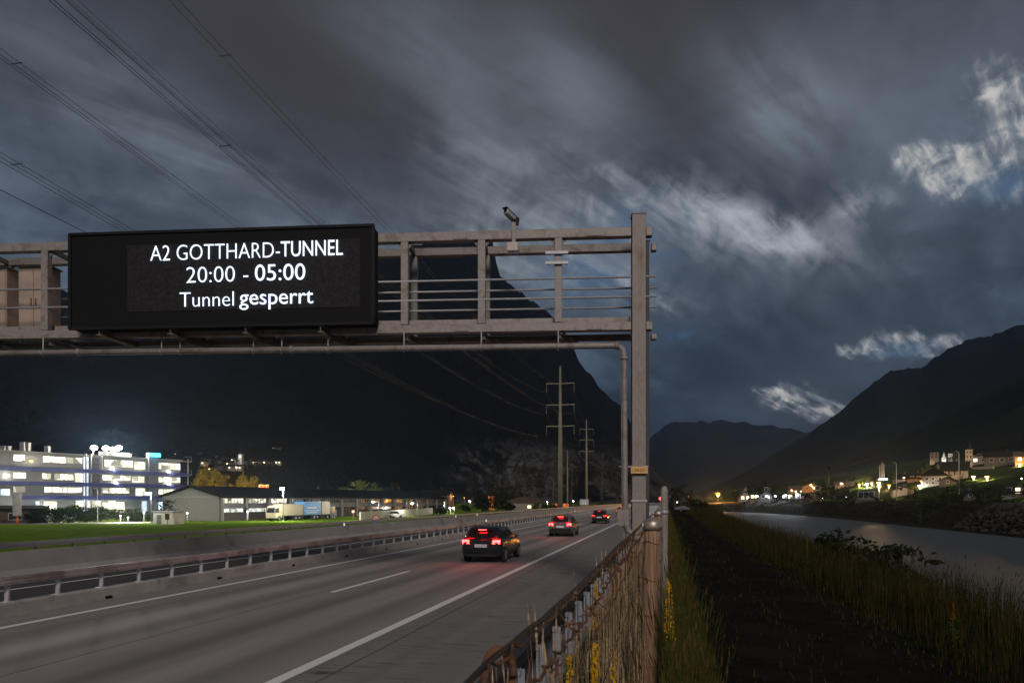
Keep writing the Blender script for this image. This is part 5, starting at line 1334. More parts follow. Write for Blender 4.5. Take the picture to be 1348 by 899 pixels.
def boxtruck(name, xa, xb, h, m, label, cat, cab=False, stripes=False):
    a, b_ = hl(xa, DL), hl(xb, DL); Ln = b_ - a; p = along(a, DL); e = empty(name, p, HYAW); tag(e, label, cat)
    x0 = 2.3 if cab else 0
    q_ = MB(); q_.box(((x0 + Ln) / 2, 0, 1.05 + (h - 1.05) / 2), (Ln - x0, 2.5, h - 1.05)); q_.build('cargo_box', m, e, bevel=.03)
    q_ = MB(); q_.box((Ln / 2, 0, .9), (Ln - .2, 1.0, .25)); q_.build('chassis', M['trim'], e)
    wheels(e, [1.3] * cab + ([Ln - 1.3, Ln - 2.6] if Ln > 5 else [Ln - 1.0]), 2.5)
    if cab:
        q_ = MB(); q_.loft([[(x, -1.2, z) for x, z in ((.1, .6), (.0, 1.6), (.45, 2.9), (1.0, 3.2), (2.15, 3.2), (2.15, .6))], [(x, 1.2, z) for x, z in ((.1, .6), (.0, 1.6), (.45, 2.9), (1.0, 3.2), (2.15, 3.2), (2.15, .6))]]); q_.build('cab', m, e)
        for s_ in (-1, 1):
            q_ = MB(); q_.loft([[(x, s_ * 1.19, z) for x, z in ((.25, 1.75), (.52, 2.7), (1.3, 2.7), (1.3, 1.75))], [(x, s_ * 1.22, z) for x, z in ((.25, 1.75), (.52, 2.7), (1.3, 2.7), (1.3, 1.75))]]); q_.build('side_window', M['glass'], e)
        q_ = MB(); q_.loft([[(.03, -1.0, 1.75), (.03, 1.0, 1.75), (.36, .95, 2.75), (.36, -.95, 2.75)], [(-.02, -1.0, 1.75), (-.02, 1.0, 1.75), (.31, .95, 2.75), (.31, -.95, 2.75)]]); q_.build('windscreen', M['glass'], e)
        for s_ in (-1, 1):
            q_ = MB(); q_.box((-.02, s_ * 1.42, 2.2), (.14, .22, .8)); q_.build('mirror', M['trim'], e)
    if stripes:
        for z, l_, w_ in ((h - 1.35, .55, .22), (h - 2.0, .85, .10), (h - 2.45, .62, .16)):
            q_ = MB(); q_.box((Ln * .45, -1.256, z), (Ln * l_, .02, w_)); q_.build('stripe', M['white'], e)
    return e
boxtruck('lorry', 356, 393, 3.5, M['cream'], 'cream lorry with its cab facing left, parked in front of the workshop hall', 'lorry', cab=True)
boxtruck('trailer', 394, 416.5, 4.0, M['trailer_blue'], 'blue trailer box with white stripes behind the cream lorry', 'trailer', stripes=True)
boxtruck('swap_body', 418, 428.5, 4.1, M['cream'], 'tall cream box body standing right of the blue trailer', 'trailer')
a = hl(430, DL); p = along(a, DL); e = empty('van', p, HYAW); tag(e, 'dark van with a round yellow emblem right of the cream box body', 'van')
LV = hl(438.5, DL) - a
q = MB(); q.loft([[(x, -1, z) for x, z in ((0, .5), (0, 2.9), (LV - .8, 2.9), (LV - .1, 1.7), (LV, .5))], [(x, 1, z) for x, z in ((0, .5), (0, 2.9), (LV - .8, 2.9), (LV - .1, 1.7), (LV, .5))]]); q.build('body', M['car_dark'], e)
q = MB(); q.cyl((LV * .45, -1.0, 2.05), (LV * .45, -1.03, 2.05), .62, 20); em = q.build('emblem', M['yellow_plate'], e)
q = MB(); q.tube([(LV * .45 + .34 * math.cos(j * math.pi / 8), -1.04, 2.05 + .34 * math.sin(j * math.pi / 8)) for j in range(17)], .07, 5, False); q.build('emblem_ring', M['ink'], em)
wheels(e, [.9, LV - .9], 2.0, .36)
# ---- lamps and small things on the meadow edge
def fieldlamp(x, yh, yb, label, **kw):
    Y = (CAMZ - FIELD) * FPX / (yb - HY); p = at(x, yb, Y); p.z = FIELD; h = CAMZ + (HY - yh) / FPX * Y - FIELD
    return street_lamp(p, h, label, **kw)
fieldlamp(373, 642, 686, 'tall white street lamp burning brightly in front of the workshop hall', power=9000, arm=.25, gs=70, head=.5)
fieldlamp(128.5, 643, 688, 'tall thin unlit lamp pole in front of the office building', arm=.5, lit=False)
fieldlamp(498.5, 660, 681, 'street lamp with a bent arm left of its twin in front of the hall end', power=2500, arm=1.4, gs=40, face=Vector((-1, -.2, 0)).normalized())
fieldlamp(549.5, 662, 680, 'street lamp with a bent arm near the right end of the hall', power=2500, arm=1.4, gs=40, face=Vector((-1, -.2, 0)).normalized())
fieldlamp(199, 648, 690, 'lit double headed lamp pole before the stair tower of the office building', power=1300, arm=.5, gs=30, head=.5, kind='cool')
for x, yh, yb, lab in ((158.5, 678, 688, 'low white bollard lamp on the lit path, leftmost of them'), (168.5, 680, 688, 'short white bollard lamp on the lit path, second from left'), (189.5, 673, 688, 'taller white bollard lamp left of the concrete hut'), (246.5, 674, 687, 'white bollard lamp at the left end of the workshop hall'), (326, 672, 686, 'white bollard lamp before the lit bays of the hall')):
    Y = (CAMZ - FIELD) * FPX / (yb - HY); p = at(x, yb, Y); p.z = FIELD; h = CAMZ + (HY - yh) / FPX * Y - FIELD
    e = empty('bollard_lamp', p); tag(e, lab, 'bollard lamp', 'bollard lamps on the meadow path')
    q = MB(); q.tube([(0, 0, -.1), (0, 0, h * .82)], .09, 10); q.build('pole', M['zinc_bright'], e)
    q = MB(); q.lathe((0, 0, h * .82), [(.13, 0), (.16, h * .06), (.16, h * .16), (.10, h * .18)], 12); q.build('lamp_glass', lampmat('white', 4), e)
    point_light(e, (0, 0, h * 1.05 + .5), (1, .97, .8), 1500 if x < 200 else 350, .2)
# lit path along the meadow edge
q = MB(); pts_ = [(-60, 690.5, 687.5), (60, 689.5, 687), (160, 688.8, 686.6), (200, 688, 686.4)]
prev = None
for x, y0_, y1_ in pts_:
    a_ = at(x, y0_, (CAMZ - FIELD) * FPX / (y0_ - HY)); b_ = at(x, y1_, (CAMZ - FIELD) * FPX / (y1_ - HY)); a_.z = b_.z = FIELD + .02
    q.v += [tuple(a_), tuple(b_)]
for i in range(3): q.face((2 * i, 2 * i + 2, 2 * i + 3, 2 * i + 1))
tag(q.build('meadow_path', mat('meadow_path_gravel', (.34, .32, .26), .9, var=.15, scale=2)), kind='structure')
for x, w_, h_, Y in ((5, 3, 1.5, 126), (38, 4, 2.0, 127), (72, 9, 3.2, 128), (92, 10, 3.6, 130), (112, 9, 3.0, 132), (130, 8, 3.0, 134), (165, 7, 2.6, 137), (180, 6, 2.4, 139), (196, 5, 2.0, 140)):
    p = at(x, 680, Y); p.z = FIELD
    bush(p, h_, w_, 'dark hedge bush in front of the office building, %s' % {5: 'leftmost', 38: 'small one beside the upright cylinder', 72: 'big one right of the cylinder', 92: 'widest one under the second window band', 112: 'below the glass corner', 130: 'beside the tall thin pole', 165: 'left of the double headed lamp', 180: 'at the foot of the stair tower', 196: 'nearest to the concrete hut'}[x], M['leaf'] if x == 38 else M['hedge'], n=1500, group='hedge bushes before the office')
p = at(215, 680, 128); p.z = FIELD; tree(p, 4.6, 4.4, 'small loose young tree behind the concrete hut', M['leaf_dark'], n=260, leaf=.22, trunk=.35)
# round signs and white wall before the hall's far end
def roundsign(x, y, yb, rpx, label, inner):
    Y = 120.0 if yb > 690 else 150.0
    p = at(x, yb, Y); p.z = FIELD; zc = CAMZ + (HY - y) / FPX * Y - FIELD; r_ = rpx / FPX * Y
    e = empty('road_sign', p); tag(e, label, 'road sign', 'round road signs beyond the barrier')
    q_ = MB(); q_.cyl((0, .05, -.1), (0, .05, zc), .05, 8); q_.build('post', M['zinc'], e)
    q_ = MB(); q_.cyl((0, .0, zc), (0, -.03, zc), r_, 24); q_.build('red_rim', M['red'], e)
    q_ = MB(); q_.cyl((0, -.031, zc), (0, -.045, zc), r_ * .68, 24); q_.build('white_field', M['white'], e)
    if inner == 'no': 
        q_ = MB(); q_.bar((-r_ * .3, -.05, zc), (r_ * .3, -.05, zc), .02, r_ * .45, (0, 0, 1)); q_.build('red_mark', M['red'], e)
        q_ = MB(); q_.box((0, -.02, zc - r_ * 1.55), (r_ * 1.9, .05, r_ * .9)); q_.build('blue_plate', M['blue'], e)
    return e
roundsign(465, 673, 686, 2.4, 'small red rimmed round road sign left of the white wall', '')
roundsign(495, 682, 692, 4.2, 'bigger red rimmed round road sign above a blue plate, close to the far barrier', 'no')
wa_ = at(474, 688, 150); wb_2 = at(569, 679, 215); wa_.z = wb_2.z = FIELD
e = tag(MB().bar(wa_ + Vector((0, 0, .8)), wb_2 + Vector((0, 0, 1.0)), .3, 1.9).build('white_wall', mat('white_wall_paint', (.50, .48, .38), .8, var=.1, scale=.5)), 'low bright white wall before the far end of the workshop hall', 'wall')
for i, x in enumerate((485, 515, 545)):
    l_ = at(x, 676, 148 + i * 22); l_.z = FIELD
    point_light(e, l_ + Vector((-2, -3, 3.2)), (1, .96, .78), 1500, .2, 'wall_fill')  # points without lamps, added to brighten the white wall
for x0_, x1_, nm_, m_, lab in ((476, 486, 'parked_car', 'car_grey', 'grey parked car behind the left end of the white wall'), (508, 514, 'parked_car', 'red', 'red parked car behind the middle of the white wall'), (516, 525, 'parked_car', 'white', 'pale parked car behind the white wall, right of the red one')):
    p = at((x0_ + x1_) / 2, 680, 172); p.z = FIELD
    e = empty(nm_, p, R(15)); tag(e, lab, 'car', 'cars parked behind the white wall')
    q = MB(); q.loft([[(x, y, z) for x, z in ((-2.1, .3), (-2.15, .8), (-1.9, .95), (1.2, 1.0), (2.0, .85), (2.1, .3))] for y in (-.85, .85)]); q.build('body', M[m_], e, bevel=.06)
    q = MB(); q.loft([[(x, y, z) for x, z in ((-1.8, .96), (-1.2, 1.5), (.5, 1.5), (1.2, .99))] for y in (-.74, .74)]); q.build('roof', M['glass'], e)
    for x in (-1.3, 1.3):
        for s_ in (-.8, .8):
            q = MB(); q.cyl((x, s_ - .1, .32), (x, s_ + .1, .32), .32, 12); q.build('wheel', M['tyre'], e)
# ---- trees and lights behind the hall
def backtree(x, ytop, wpx, Y, label, m, shape='round', n=900, group='trees behind the workshop hall', lamp=None, leaf=None):
    p = at(x, 670, Y); p.z = FIELD if Y < 330 else hgt(p.x, p.y); h = CAMZ + (HY - ytop) / FPX * Y - p.z; w_ = wpx / FPX * Y
    e_ = tree(p, h, w_, label, M[m], shape, n, seed=int(x), group=group, leaf=leaf); return e_
for x, yt, w_, lab in ((268, 617, 26, 'broad tree glowing orange behind the hall, leftmost of the lamp lit trees'), (284, 619, 24, 'olive tree beside the leftmost orange lit tree'), (301, 623, 20, 'pointed yellow green tree behind the hall roof'), (320, 627, 20, 'rounded orange lit tree behind the hall, second from right'), (337, 629, 18, 'small orange lit tree next to the white flag masts')):
    backtree(x, yt, w_, 235, lab, 'leaf_light', 'cone' if x == 301 else 'round', 2400, leaf=.40)
for i, (x, yh) in enumerate(((262, 641), (293, 642), (318, 642), (344, 643))):
    p = at(x, 660, 222); p.z = FIELD; h = CAMZ + (HY - yh) / FPX * 222 - FIELD
    street_lamp(p, h, 'orange street lamp among the trees behind the hall, number %s from the left' % ('one', 'two', 'three', 'four')[i], 'orange', 12000, .5, 20, .3, group='orange lamps behind the hall')
backtree(478, 633, 44, 260, 'broad bright green tree behind the hall roof', 'leaf_light', n=1800, leaf=.4)
backtree(452, 640, 20, 262, 'lower green tree left of the broad green one', 'leaf', n=600, leaf=.4)
backtree(519, 637, 22, 270, 'brownish tree right of the broad green one', 'leaf_dull', n=700, leaf=.4)
p = at(462, 660, 250); p.z = FIELD; street_lamp(p, 5.5, 'white lamp in front of the broad green tree behind the hall', 'white', 9000, .3, 20, .3)
p = at(500, 660, 250); p.z = FIELD; street_lamp(p, 5.0, 'white lamp behind the hall, right of the green tree', 'white', 900, .3, 20, .25)
for i, x in enumerate((341, 346, 350.5)):
    p = at(x, 660, 230); p.z = FIELD; h = CAMZ + (HY - 637.5) / FPX * 230 - FIELD; e = empty('flag_mast', p); tag(e, 'white mast with a hanging red and white banner behind the hall, %s of three' % ('left', 'middle', 'right')[i], 'flag mast', 'flag masts behind the hall')
    q = MB(); q.tube([(0, 0, 0), (0, 0, h)], .09, 8); q.build('mast', M['white'], e)
    q = MB(); q.box((.5, 0, h - 1.3), (.8, .06, 2.4)); q.build('banner', M['white'], e); q = MB(); q.box((.5, -.04, h - .7), (.8, .03, .8)); q.build('banner_field', M['red'], e)
p = at(412, 662, 300); p.z = FIELD
house(p, 13, 9, 6.6, 2.6, R(-12), 'orange lit gabled house rising behind the hall roof', 'plaster_ochre', 'roof_brown', [('front', -.5, 5.2, 1.2, 1.2, 0), ('front', .1, 5.2, 1.2, 1.2, 0), ('front', .6, 5.2, 1.2, 1.2, 1)], ridge='y')
p = at(428, 662, 303); p.z = FIELD
house(p, 12, 8, 5.2, 1.6, R(-5), 'low pale house to the right of the orange lit gabled house', 'plaster', 'roof_brown', [('front', -.4, 3.6, 1.2, 1.2, 0), ('front', .4, 3.6, 1.2, 1.2, 1)])
p = at(403, 662, 288); p.z = FIELD; street_lamp(p, 8.0, 'orange lamp beside the gabled house behind the hall', 'orange', 9000, .5, 24, .3)
p = at(421, 662, 285); p.z = FIELD; street_lamp(p, 7.6, 'cool white lamp between the two houses behind the hall', 'cool', 900, .3, 30, .3)
p = at(546, 664, 300); p.z = FIELD
house(p, 22, 10, 4.8, 1.4, R(10), 'low dull building behind the right end of the hall', 'plaster_dark', 'roof_dark', [('front', .5, 3.4, 1.4, 1.2, 1), ('front', .8, 3.4, 1.4, 1.2, 1)])
p = at(575, 664, 330); p.z = FIELD
house(p, 14, 10, 7.0, 2.4, R(-8), 'taller dull house with a pair of lit windows right of the hall', 'plaster_dark', 'roof_dark', [('front', -.2, 5.6, 1.6, 1.3, 2), ('front', .3, 5.6, 1.6, 1.3, 2), ('front', .75, 3, 1.3, 1.3, 1)])
# ---- lights, bushes and roofs between the hall and the pylons
for x, yh, yb, kd, pw, lab in ((597, 652.5, 664, 'orange', 900, 'orange street lamp right of the hall, left of a pair'), (611.5, 654.5, 664, 'orange', 900, 'orange street lamp right of the hall, right of a pair'),
                               (585, 664, 674, 'white', 700, 'white lamp at the corner of the hall'), (593, 669, 676, 'white', 900, 'bright low white lamp right of the hall, left of two close together'), (597.5, 669, 676, 'white', 900, 'bright low white lamp right of the hall, right of two close together'),
                               (618.5, 659, 672, 'white', 1100, 'white lamp on a pole left of the big dark bush'), (672, 662, 671, 'white', 800, 'small white lamp right of the big dark bush'), (679, 659.5, 671, 'white', 1200, 'bright white lamp before the hipped roof'), (720.5, 660, 668, 'white', 700, 'white lamp left of the near pylon foot'), (755, 659, 668, 'white', 900, 'white lamp between the two pylon feet')):
    Y = min(330, (CAMZ - FIELD) * FPX / (yb - HY)); p = at(x, yb, Y); p.z = FIELD; h = CAMZ + (HY - yh) / FPX * Y - FIELD
    street_lamp(p, max(2.0, h), lab, kd, pw, .2, 34 if kd == 'white' else 22, .34)
for x, yt, w_, Y, sh, lab in ((612, 665, 14, 225, 'round', 'low dark bush tree right of the hall'), (634, 652, 22, 215, 'round', 'dark spreading tree below the pair of orange lamps'), (640, 655, 26, 212, 'round', 'dark tree in the middle of the clump behind the barrier'), (655, 646, 34, 220, 'round', 'tallest dark tree of the clump left of the hipped roof'), (668, 656, 20, 214, 'round', 'dark tree at the right end of the clump'), (580, 669, 14, 200, 'round', 'small dark bush tree under the end of the hall')):
    backtree(x, yt, w_, Y, lab, 'leaf_dark', sh, 900, 'dark trees behind the far barrier', leaf=.3)
M['leaf_grey'] = leafmat('tree_leaves_grey', (.050, .047, .042), .4, .15, (.03, .028, .025), .5)
for x, yt, w_, Y, lab in ((690, 598, 30, 420, 'big pale grey tree catching the light on the slope behind the bungalow'), (668, 622, 20, 400, 'small pale grey tree left of the big pale one'), (646, 618, 22, 430, 'pale grey tree above the dark clump'), (622, 622, 20, 440, 'pale grey tree over the orange lamps'), (712, 612, 22, 430, 'tall pale grey tree left of the near pylon'), (728, 588, 26, 520, 'tall grey tree high behind the near pylon'), (752, 592, 26, 540, 'tall grey tree between the pylons'), (792, 575, 32, 560, 'tallest grey tree right of the farther pylon'), (812, 606, 24, 520, 'grey tree just left of the conduit')):
    backtree(x, yt, w_, Y, lab, 'leaf_grey', 'round', 1500, 'pale trees at the mountain foot', leaf=.55)
for x, yt, w_, Y, lab in ((706, 661, 12, 205, 'light green bush tree left of the near pylon'), (716, 662, 10, 208, 'green bush tree beside the near pylon'), (765, 658, 16, 300, 'green tree at the foot of the farther pylon'), (727, 663, 12, 215, 'dark bush at the foot of the near pylon'), (782, 660, 22, 330, 'dark tree right of the farther pylon')):
    backtree(x, yt, w_, Y, lab, 'leaf' if x != 706 else 'leaf_light', 'round', 500, 'bushes round the pylon feet', leaf=.26)
p = at(692, 668, 270); p.z = FIELD
house(p, 15, 10, 3.6, 2.2, R(-10), 'pale bungalow with a hipped roof behind the bright lamp', 'plaster', 'roof_brown', [('front', -.5, 1.8, 1.4, 1.2, 0), ('front', .3, 1.8, 1.4, 1.2, 1)], hip=True)
for x, lab in ((733.5, 'orange container left of the near pylon foot'), (744, 'orange container right of the near pylon foot'), (647, 'orange box container seen above the dark trees')):
    Y = 236 if x > 700 else 300; p = at(x, 665, Y); p.z = FIELD if x > 700 else FIELD
    e = empty('container', p, R(-8)); tag(e, lab, 'container', 'orange containers')
    zc = 3.0 if x > 700 else 6.0
    q = MB(); q.box((0, 0, zc / 2 + .2), (2.4, 2.4, zc)); 
    for k in range(9): q.box((-1.1 + k * .275, -1.215, zc / 2 + .2), (.08, .04, zc - .2))
    q.build('body', mat('container_orange', (.55, .15, .03), .6, var=.12, scale=1), e)
    q = MB(); q.box((0, 0, zc + .24), (2.5, 2.5, .08)); q.build('roof', M['zinc_dark'], e)
    point_light(e, (-.6, -2.6, zc), (1, .55, .2), 60, .2, 'container_light')
p = at(769, 670, 200); p.z = 0
e = empty('motorway_sign', p); tag(e, 'small grey rectangular road sign panel beside the far carriageway near the pylons', 'road sign')
for x in (-.7, .7): q = MB(); q.bar((x, 0, 0), (x, 0, 3.2), .1, .1); q.build('post', M['zinc'], e)
q = MB(); q.box((0, -.1, 2.2), (2.6, .06, 1.7)); q.build('panel', mat('sign_grey', (.30, .30, .32), .5, var=.1), e)
q = MB(); q.tri((-.6, -.14, 1.6), (-.1, -.14, 1.6), (-.35, -.14, 2.7)); q.tri((.1, -.14, 1.6), (.6, -.14, 1.6), (.35, -.14, 2.7)); q.build('symbol', M['white'], e)
# panel beyond the gantry foot, and the red light above it
p = road(-.9, 46); p.z = hgt(p.x, p.y); X = (862 - CX) / FPX * p.y; p.x = X; p.z = hgt(p.x, p.y)
e = empty('barrier_end_panel', p, -ALPHA); tag(e, 'grey metal panel with a white ring mark just right of the gantry post', 'panel')
q = MB(); q.box((0, 0, .75), (1.15, .12, 1.5)); q.build('panel', mat('panel_grey', (.30, .31, .34), .6, var=.12, scale=4), e)
q = MB(); q.tube([(-.42 + .10 * math.cos(j * math.pi / 8), -.075, 1.02 + .13 * math.sin(j * math.pi / 8)) for j in range(17)], .03, 6, False); q.build('ring_mark', M['white'], e)
q = MB(); q.box((0, -.01, 1.49), (1.2, .16, .12)); q.build('top_edge', M['zinc_bright'], e)
p = at(869.5, 690, 60); p.z = hgt(p.x, p.y); zc = CAMZ + (HY - 656) / FPX * 60 - p.z
e = empty('red_signal', p, -ALPHA); tag(e, 'small red lit signal box on a thin post right of the gantry', 'signal')
q = MB(); q.cyl((0, .06, 0), (0, .06, zc), .04, 8); q.build('post', M['zinc_dark'], e)
q = MB(); q.box((0, 0, zc), (.34, .10, .34)); q.build('housing', M['red'], e)
q = MB(); q.cyl((0, -.055, zc), (0, -.07, zc), .13, 14); q.build('lens', glow('signal_red', (1, .06, .05), 6), e)
# ---------------------------------------------------------------- village on the mountain foot at the left
def west_at(x, y, dz=0.0): p = west.find(x, y); p.z += dz; return p
vill = [(262, 601, 7, 1, 'W'), (272, 609, 9, 0, 'w'), (281, 605, 8, 1, 'W'), (288, 611, 10, 0, 'w'), (295, 607, 8, 0, 'w'), (302, 613, 9, 1, 'w'), (308, 608, 7, 2, 'W'), (324, 611, 9, 1, 'w'), (331, 611, 8, 2, 'W'), (339, 611, 8, 1, 'w'), (347, 611, 8, 2, 'W'), (357, 612, 8, 1, 'w'), (365, 611, 9, 2, 'W'), (305, 618, 8, 1, 'W'), (315, 618, 8, 2, 'W'), (292, 617, 8, 0, 'w'), (269, 612, 8, 1, 'W'), (279, 620, 8, 1, 'w'), (362, 592, 7, 1, 'w'), (366, 592.5, 7, 1, 'w'), (325, 588, 8, 0, 'w'), (252, 591, 8, 0, 'w')]
desc = ['topmost at the left below the lone hillside lamp', 'small one left of centre in the village', 'with one lit window above the orange trees', 'wide pale one above the orange trees', 'dim one behind the church nave', 'dim one left below the church tower', 'bright one directly left of the church tower', 'first one right of the church tower', 'second one right of the church tower', 'third one right of the church tower', 'fourth one right of the church tower', 'fifth one right of the church tower', 'last one of the row', 'one just below the church tower, left', 'one just below the church tower, right', 'low one above the pointed tree', 'low one above the leftmost orange tree', 'lowest one between two orange trees', 'lone pair to the right, left one', 'lone pair to the right, right one', 'unlit lone one above the church', 'unlit lone one above the office roof end']
for i, (x, y, w_, lit, c) in enumerate(vill):
    p = west_at(x, y); s_ = w_ * .9
    house(p, s_, s_ * .8, s_ * .42, s_ * .25, R(-20 + (i * 37) % 50), 'small house in the left hillside village, ' + desc[i], 'plaster' if c == 'W' else 'plaster_dark', 'roof_dark', [('front', -.45, s_ * .25, 1.3, 1.2, 0 if lit == 0 else lit), ('front', .45, s_ * .25, 1.3, 1.2, 1 if lit == 2 else 0)], 'houses of the hillside village', chimney=False, door=False, over=.3)
    if lit == 2: point_light(bpy.data.objects[-1] if False else None, p + Vector((0, -s_ * .9, s_ * .4)), (1, .92, .7), 900, .3, 'house_light')
p = west_at(315, 612); e = empty('church', p, R(-10)); tag(e, 'floodlit white church with a slim tower in the hillside village at the left', 'church')
K = p.y / FPX
q = MB(); q.loft([[(x, -3, z) for x, z in ((-4.2, -2), (-4.2, 6), (0, 6), (0, -2))], [(x, 3, z) for x, z in ((-4.2, -2), (-4.2, 6), (0, 6), (0, -2))]]); q.box((2, -.2, 4.5), (4.0, 4.0, 13)); q.build('wall', M['wall_white'], e)
q = MB(); q.loft([[(-4.6, -3.4, 6.01), (.0, -3.4, 6.01), (.0, 0, 8.5), (-4.6, 0, 8.5)], [(-4.6, 3.4, 6.0), (.0, 3.4, 6.0), (.0, 0.01, 8.5), (-4.6, .01, 8.5)]]); q.build('nave_roof', M['roof_dark'], e); q = MB(); q.lathe((2, -.2, 11.02), [(2.6, 0), (2.2, 1.2), (1.2, 2.0), (1.3, 3.0), (.3, 4.5), (.05, 6)], 8); q.build('roof', M['roof_dark'], e)
q = MB(); q.box((2, -2.23, 8.6), (1.2, .06, 1.6)); q.build('belfry_opening', M['pane_lit'], e)
point_light(e, (0, -9, 3), (1, .96, .8), 3200, .4, 'church_light'); point_light(e, (3, -6, 9), (1, .96, .8), 900, .4, 'church_light')
p = west_at(315, 600); q = MB()
for x, y, kd, pw, lab in ((270.5, 599, 'cool', 500, 'lone cool lamp at the top left of the hillside village'), (269.5, 612, 'orange', 800, 'orange lamp in the hillside village left of the church'), (231, 597, 'warm', 300, 'lone warm lamp on the slope above the office roof')):
    p = west_at(x, y + 4); street_lamp(p, 4 * p.y / FPX, lab, kd, pw, .2, 26, .5)
for i, (x, y, w_) in enumerate(((283, 615, 12), (296, 613, 9), (311, 614, 7), (337, 616, 11), (352, 617, 11), (326, 618, 10))):
    p = west_at(x, y); tree(p, 7 + i % 3, 7, 'dark tree among the hillside houses at the left, %s' % ('left of the church', 'near the church nave', 'at the tower foot', 'below the row of houses', 'below the right end of the row', 'lowest of them')[i], M['leaf_dark'], n=260, seed=50 + i, leaf=.5, group='trees of the hillside village')

# ---------------------------------------------------------------- right bank: village below the mountain
def rhouse(x0, x1, yb, ye, yt, yaw, label, depth=.8, **kw):
    if yb > 661.2: yb = 661.2
    xm = (x0 + x1) / 2; p = hit(xm, yb, kw.pop('Y0', 120)); k = p.y / FPX; w_ = (x1 - x0) * k
    c = abs(math.cos(R(yaw))) + depth * abs(math.sin(R(yaw)))
    w_ = w_ / c; v = Vector((p.x, p.y, 0)).normalized()
    return house(p + v * w_ * depth * .5, w_, w_ * depth, (yb - ye) * k, (ye - yt) * k, R(yaw) - math.atan2(p.x, p.y), label, **kw), p, k, w_
def W(*a): return list(a)
rhouse(971, 989, 665, 655, 646, 10, 'pale gabled house lit orange, first right of the big orange lamp', ridge='y', wall='plaster', roof='roof_brown', wins=W(('front', -.4, 2, 1.2, 1.3, 1), ('front', .4, 2, 1.2, 1.3, 1), ('front', 0, 4.6, 1.2, 1.3, 0)))
rhouse(988, 1000, 665, 656, 652, 0, 'ochre house with lit windows between two gabled houses', wall='plaster_ochre', roof='roof_brown', wins=W(('front', -.5, 2.2, 1.2, 1.3, 1), ('front', .3, 2.2, 1.2, 1.3, 1)))
rhouse(998, 1022, 665, 655, 646, -8, 'grey house with a steep pointed gable behind the row of white lamps', ridge='y', wall='plaster_dark', roof='roof_dark', wins=W(('front', -.4, 2.2, 1.2, 1.3, 0), ('front', .4, 2.2, 1.2, 1.3, 0), ('front', 0, 5, 1.2, 1.3, 0)))
rhouse(1024, 1046, 665, 657, 651, 5, 'dark roofed low house behind the white lamps, middle of the row', wall='plaster_dark', roof='roof_dark', wins=W(('front', -.3, 2, 1.3, 1.2, 0), ('front', .4, 2, 1.3, 1.2, 1)))
rhouse(1046, 1062, 665, 656, 651, -5, 'dark roofed low house behind the last white lamp of the row', wall='plaster_dark', roof='roof_dark', wins=W(('front', -.3, 2, 1.3, 1.2, 0),))
rhouse(1062, 1081, 665, 654, 650, 18, 'white house with a wooden balcony left of the dark conifers', wall='plaster', roof='roof_dark', balcony=True, wins=W(('front', -.5, 1.8, 1.4, 1.3, 0), ('front', .3, 4.4, 1.4, 1.3, 0)))
rhouse(1038, 1060, 650, 645, 640, 10, 'orange lit house on the slope below the orange lamps', wall='plaster_ochre', roof='roof_brown', wins=W(('front', -.3, 1.6, 1.2, 1.2, 1), ('front', .4, 1.6, 1.2, 1.2, 1)))
rhouse(1057, 1080, 647, 641, 636, -6, 'big orange lit chalet with a wide gable on the slope', ridge='y', wall='plaster_ochre', roof='roof_brown', wins=W(('front', -.4, 2.2, 1.3, 1.3, 0), ('front', .4, 2.2, 1.3, 1.3, 1), ('front', 0, 4.2, 1.2, 1.2, 1)))
rhouse(1100, 1122, 642, 638, 634, 4, 'low house lit orange behind the dark conifers', wall='plaster_ochre', roof='roof_brown', wins=W(('front', -.3, 1.5, 1.3, 1.2, 1),))
rhouse(1126, 1153, 665, 657, 649, 4, 'brown gabled house with three dark arched windows near the river bank', ridge='y', wall='plaster_dark', roof='roof_dark', wins=W(('front', -.5, 1.8, 1.2, 1.7, 0), ('front', 0, 1.8, 1.2, 1.7, 0), ('front', .5, 1.8, 1.2, 1.7, 0)))
rhouse(1174, 1201, 652.5, 645, 641, 8, 'white low gabled house with one dark window beside the tall mast', ridge='y', depth=1.0, wall='plaster', roof='roof_dark', wins=W(('front', -.25, 2.0, 1.0, 1.1, 0),))
rhouse(1177, 1197, 634, 630, 625, 0, 'dark roofed house on the slope right of the lit pillars', wall='plaster', roof='roof_dark', wins=W(('front', .3, 1.2, 1.0, 1.0, 1),))
rhouse(1196, 1214, 634, 629, 623, 0, 'ochre walled house with a brown roof left of the parish building', wall='plaster_ochre', roof='roof_dark', wins=W(('front', -.4, 1.5, 1.0, 1.0, 0), ('front', .4, 1.5, 1.0, 1.0, 0)))
rhouse(1236, 1271, 632, 617.5, 608, 0, 'long white floodlit parish building with a big dark roof and tall windows', depth=.4, wall='plaster', roof='roof_dark', wins=W(*[('front', u, 2.3, .6, 1.9, 0) for u in (-.55, -.2, .15, .5)]))
rhouse(1216, 1244, 639.5, 626, 616, 0, 'white three storey house with a hipped dark roof before the parish building', depth=.8, hip=True, wall='plaster', roof='roof_dark', wins=W(*[('front', u, z, .7, .8, 0) for u in (-.6, -.1, .45) for z in (.9, 2.2)]))
rhouse(1238, 1257, 639.5, 632.5, 627.5, 0, 'small grey gabled house right of the hipped roof house', ridge='y', wall='plaster_dark', roof='roof_dark', wins=W(('front', 0, 1.2, .7, .8, 0),))
rhouse(1264, 1284, 660, 653, 647, 25, 'grey gabled barn below the tall right mast', ridge='y', wall='plaster_dark', roof='roof_dark', wins=W(('front', 0, 1.4, .8, .8, 0),))
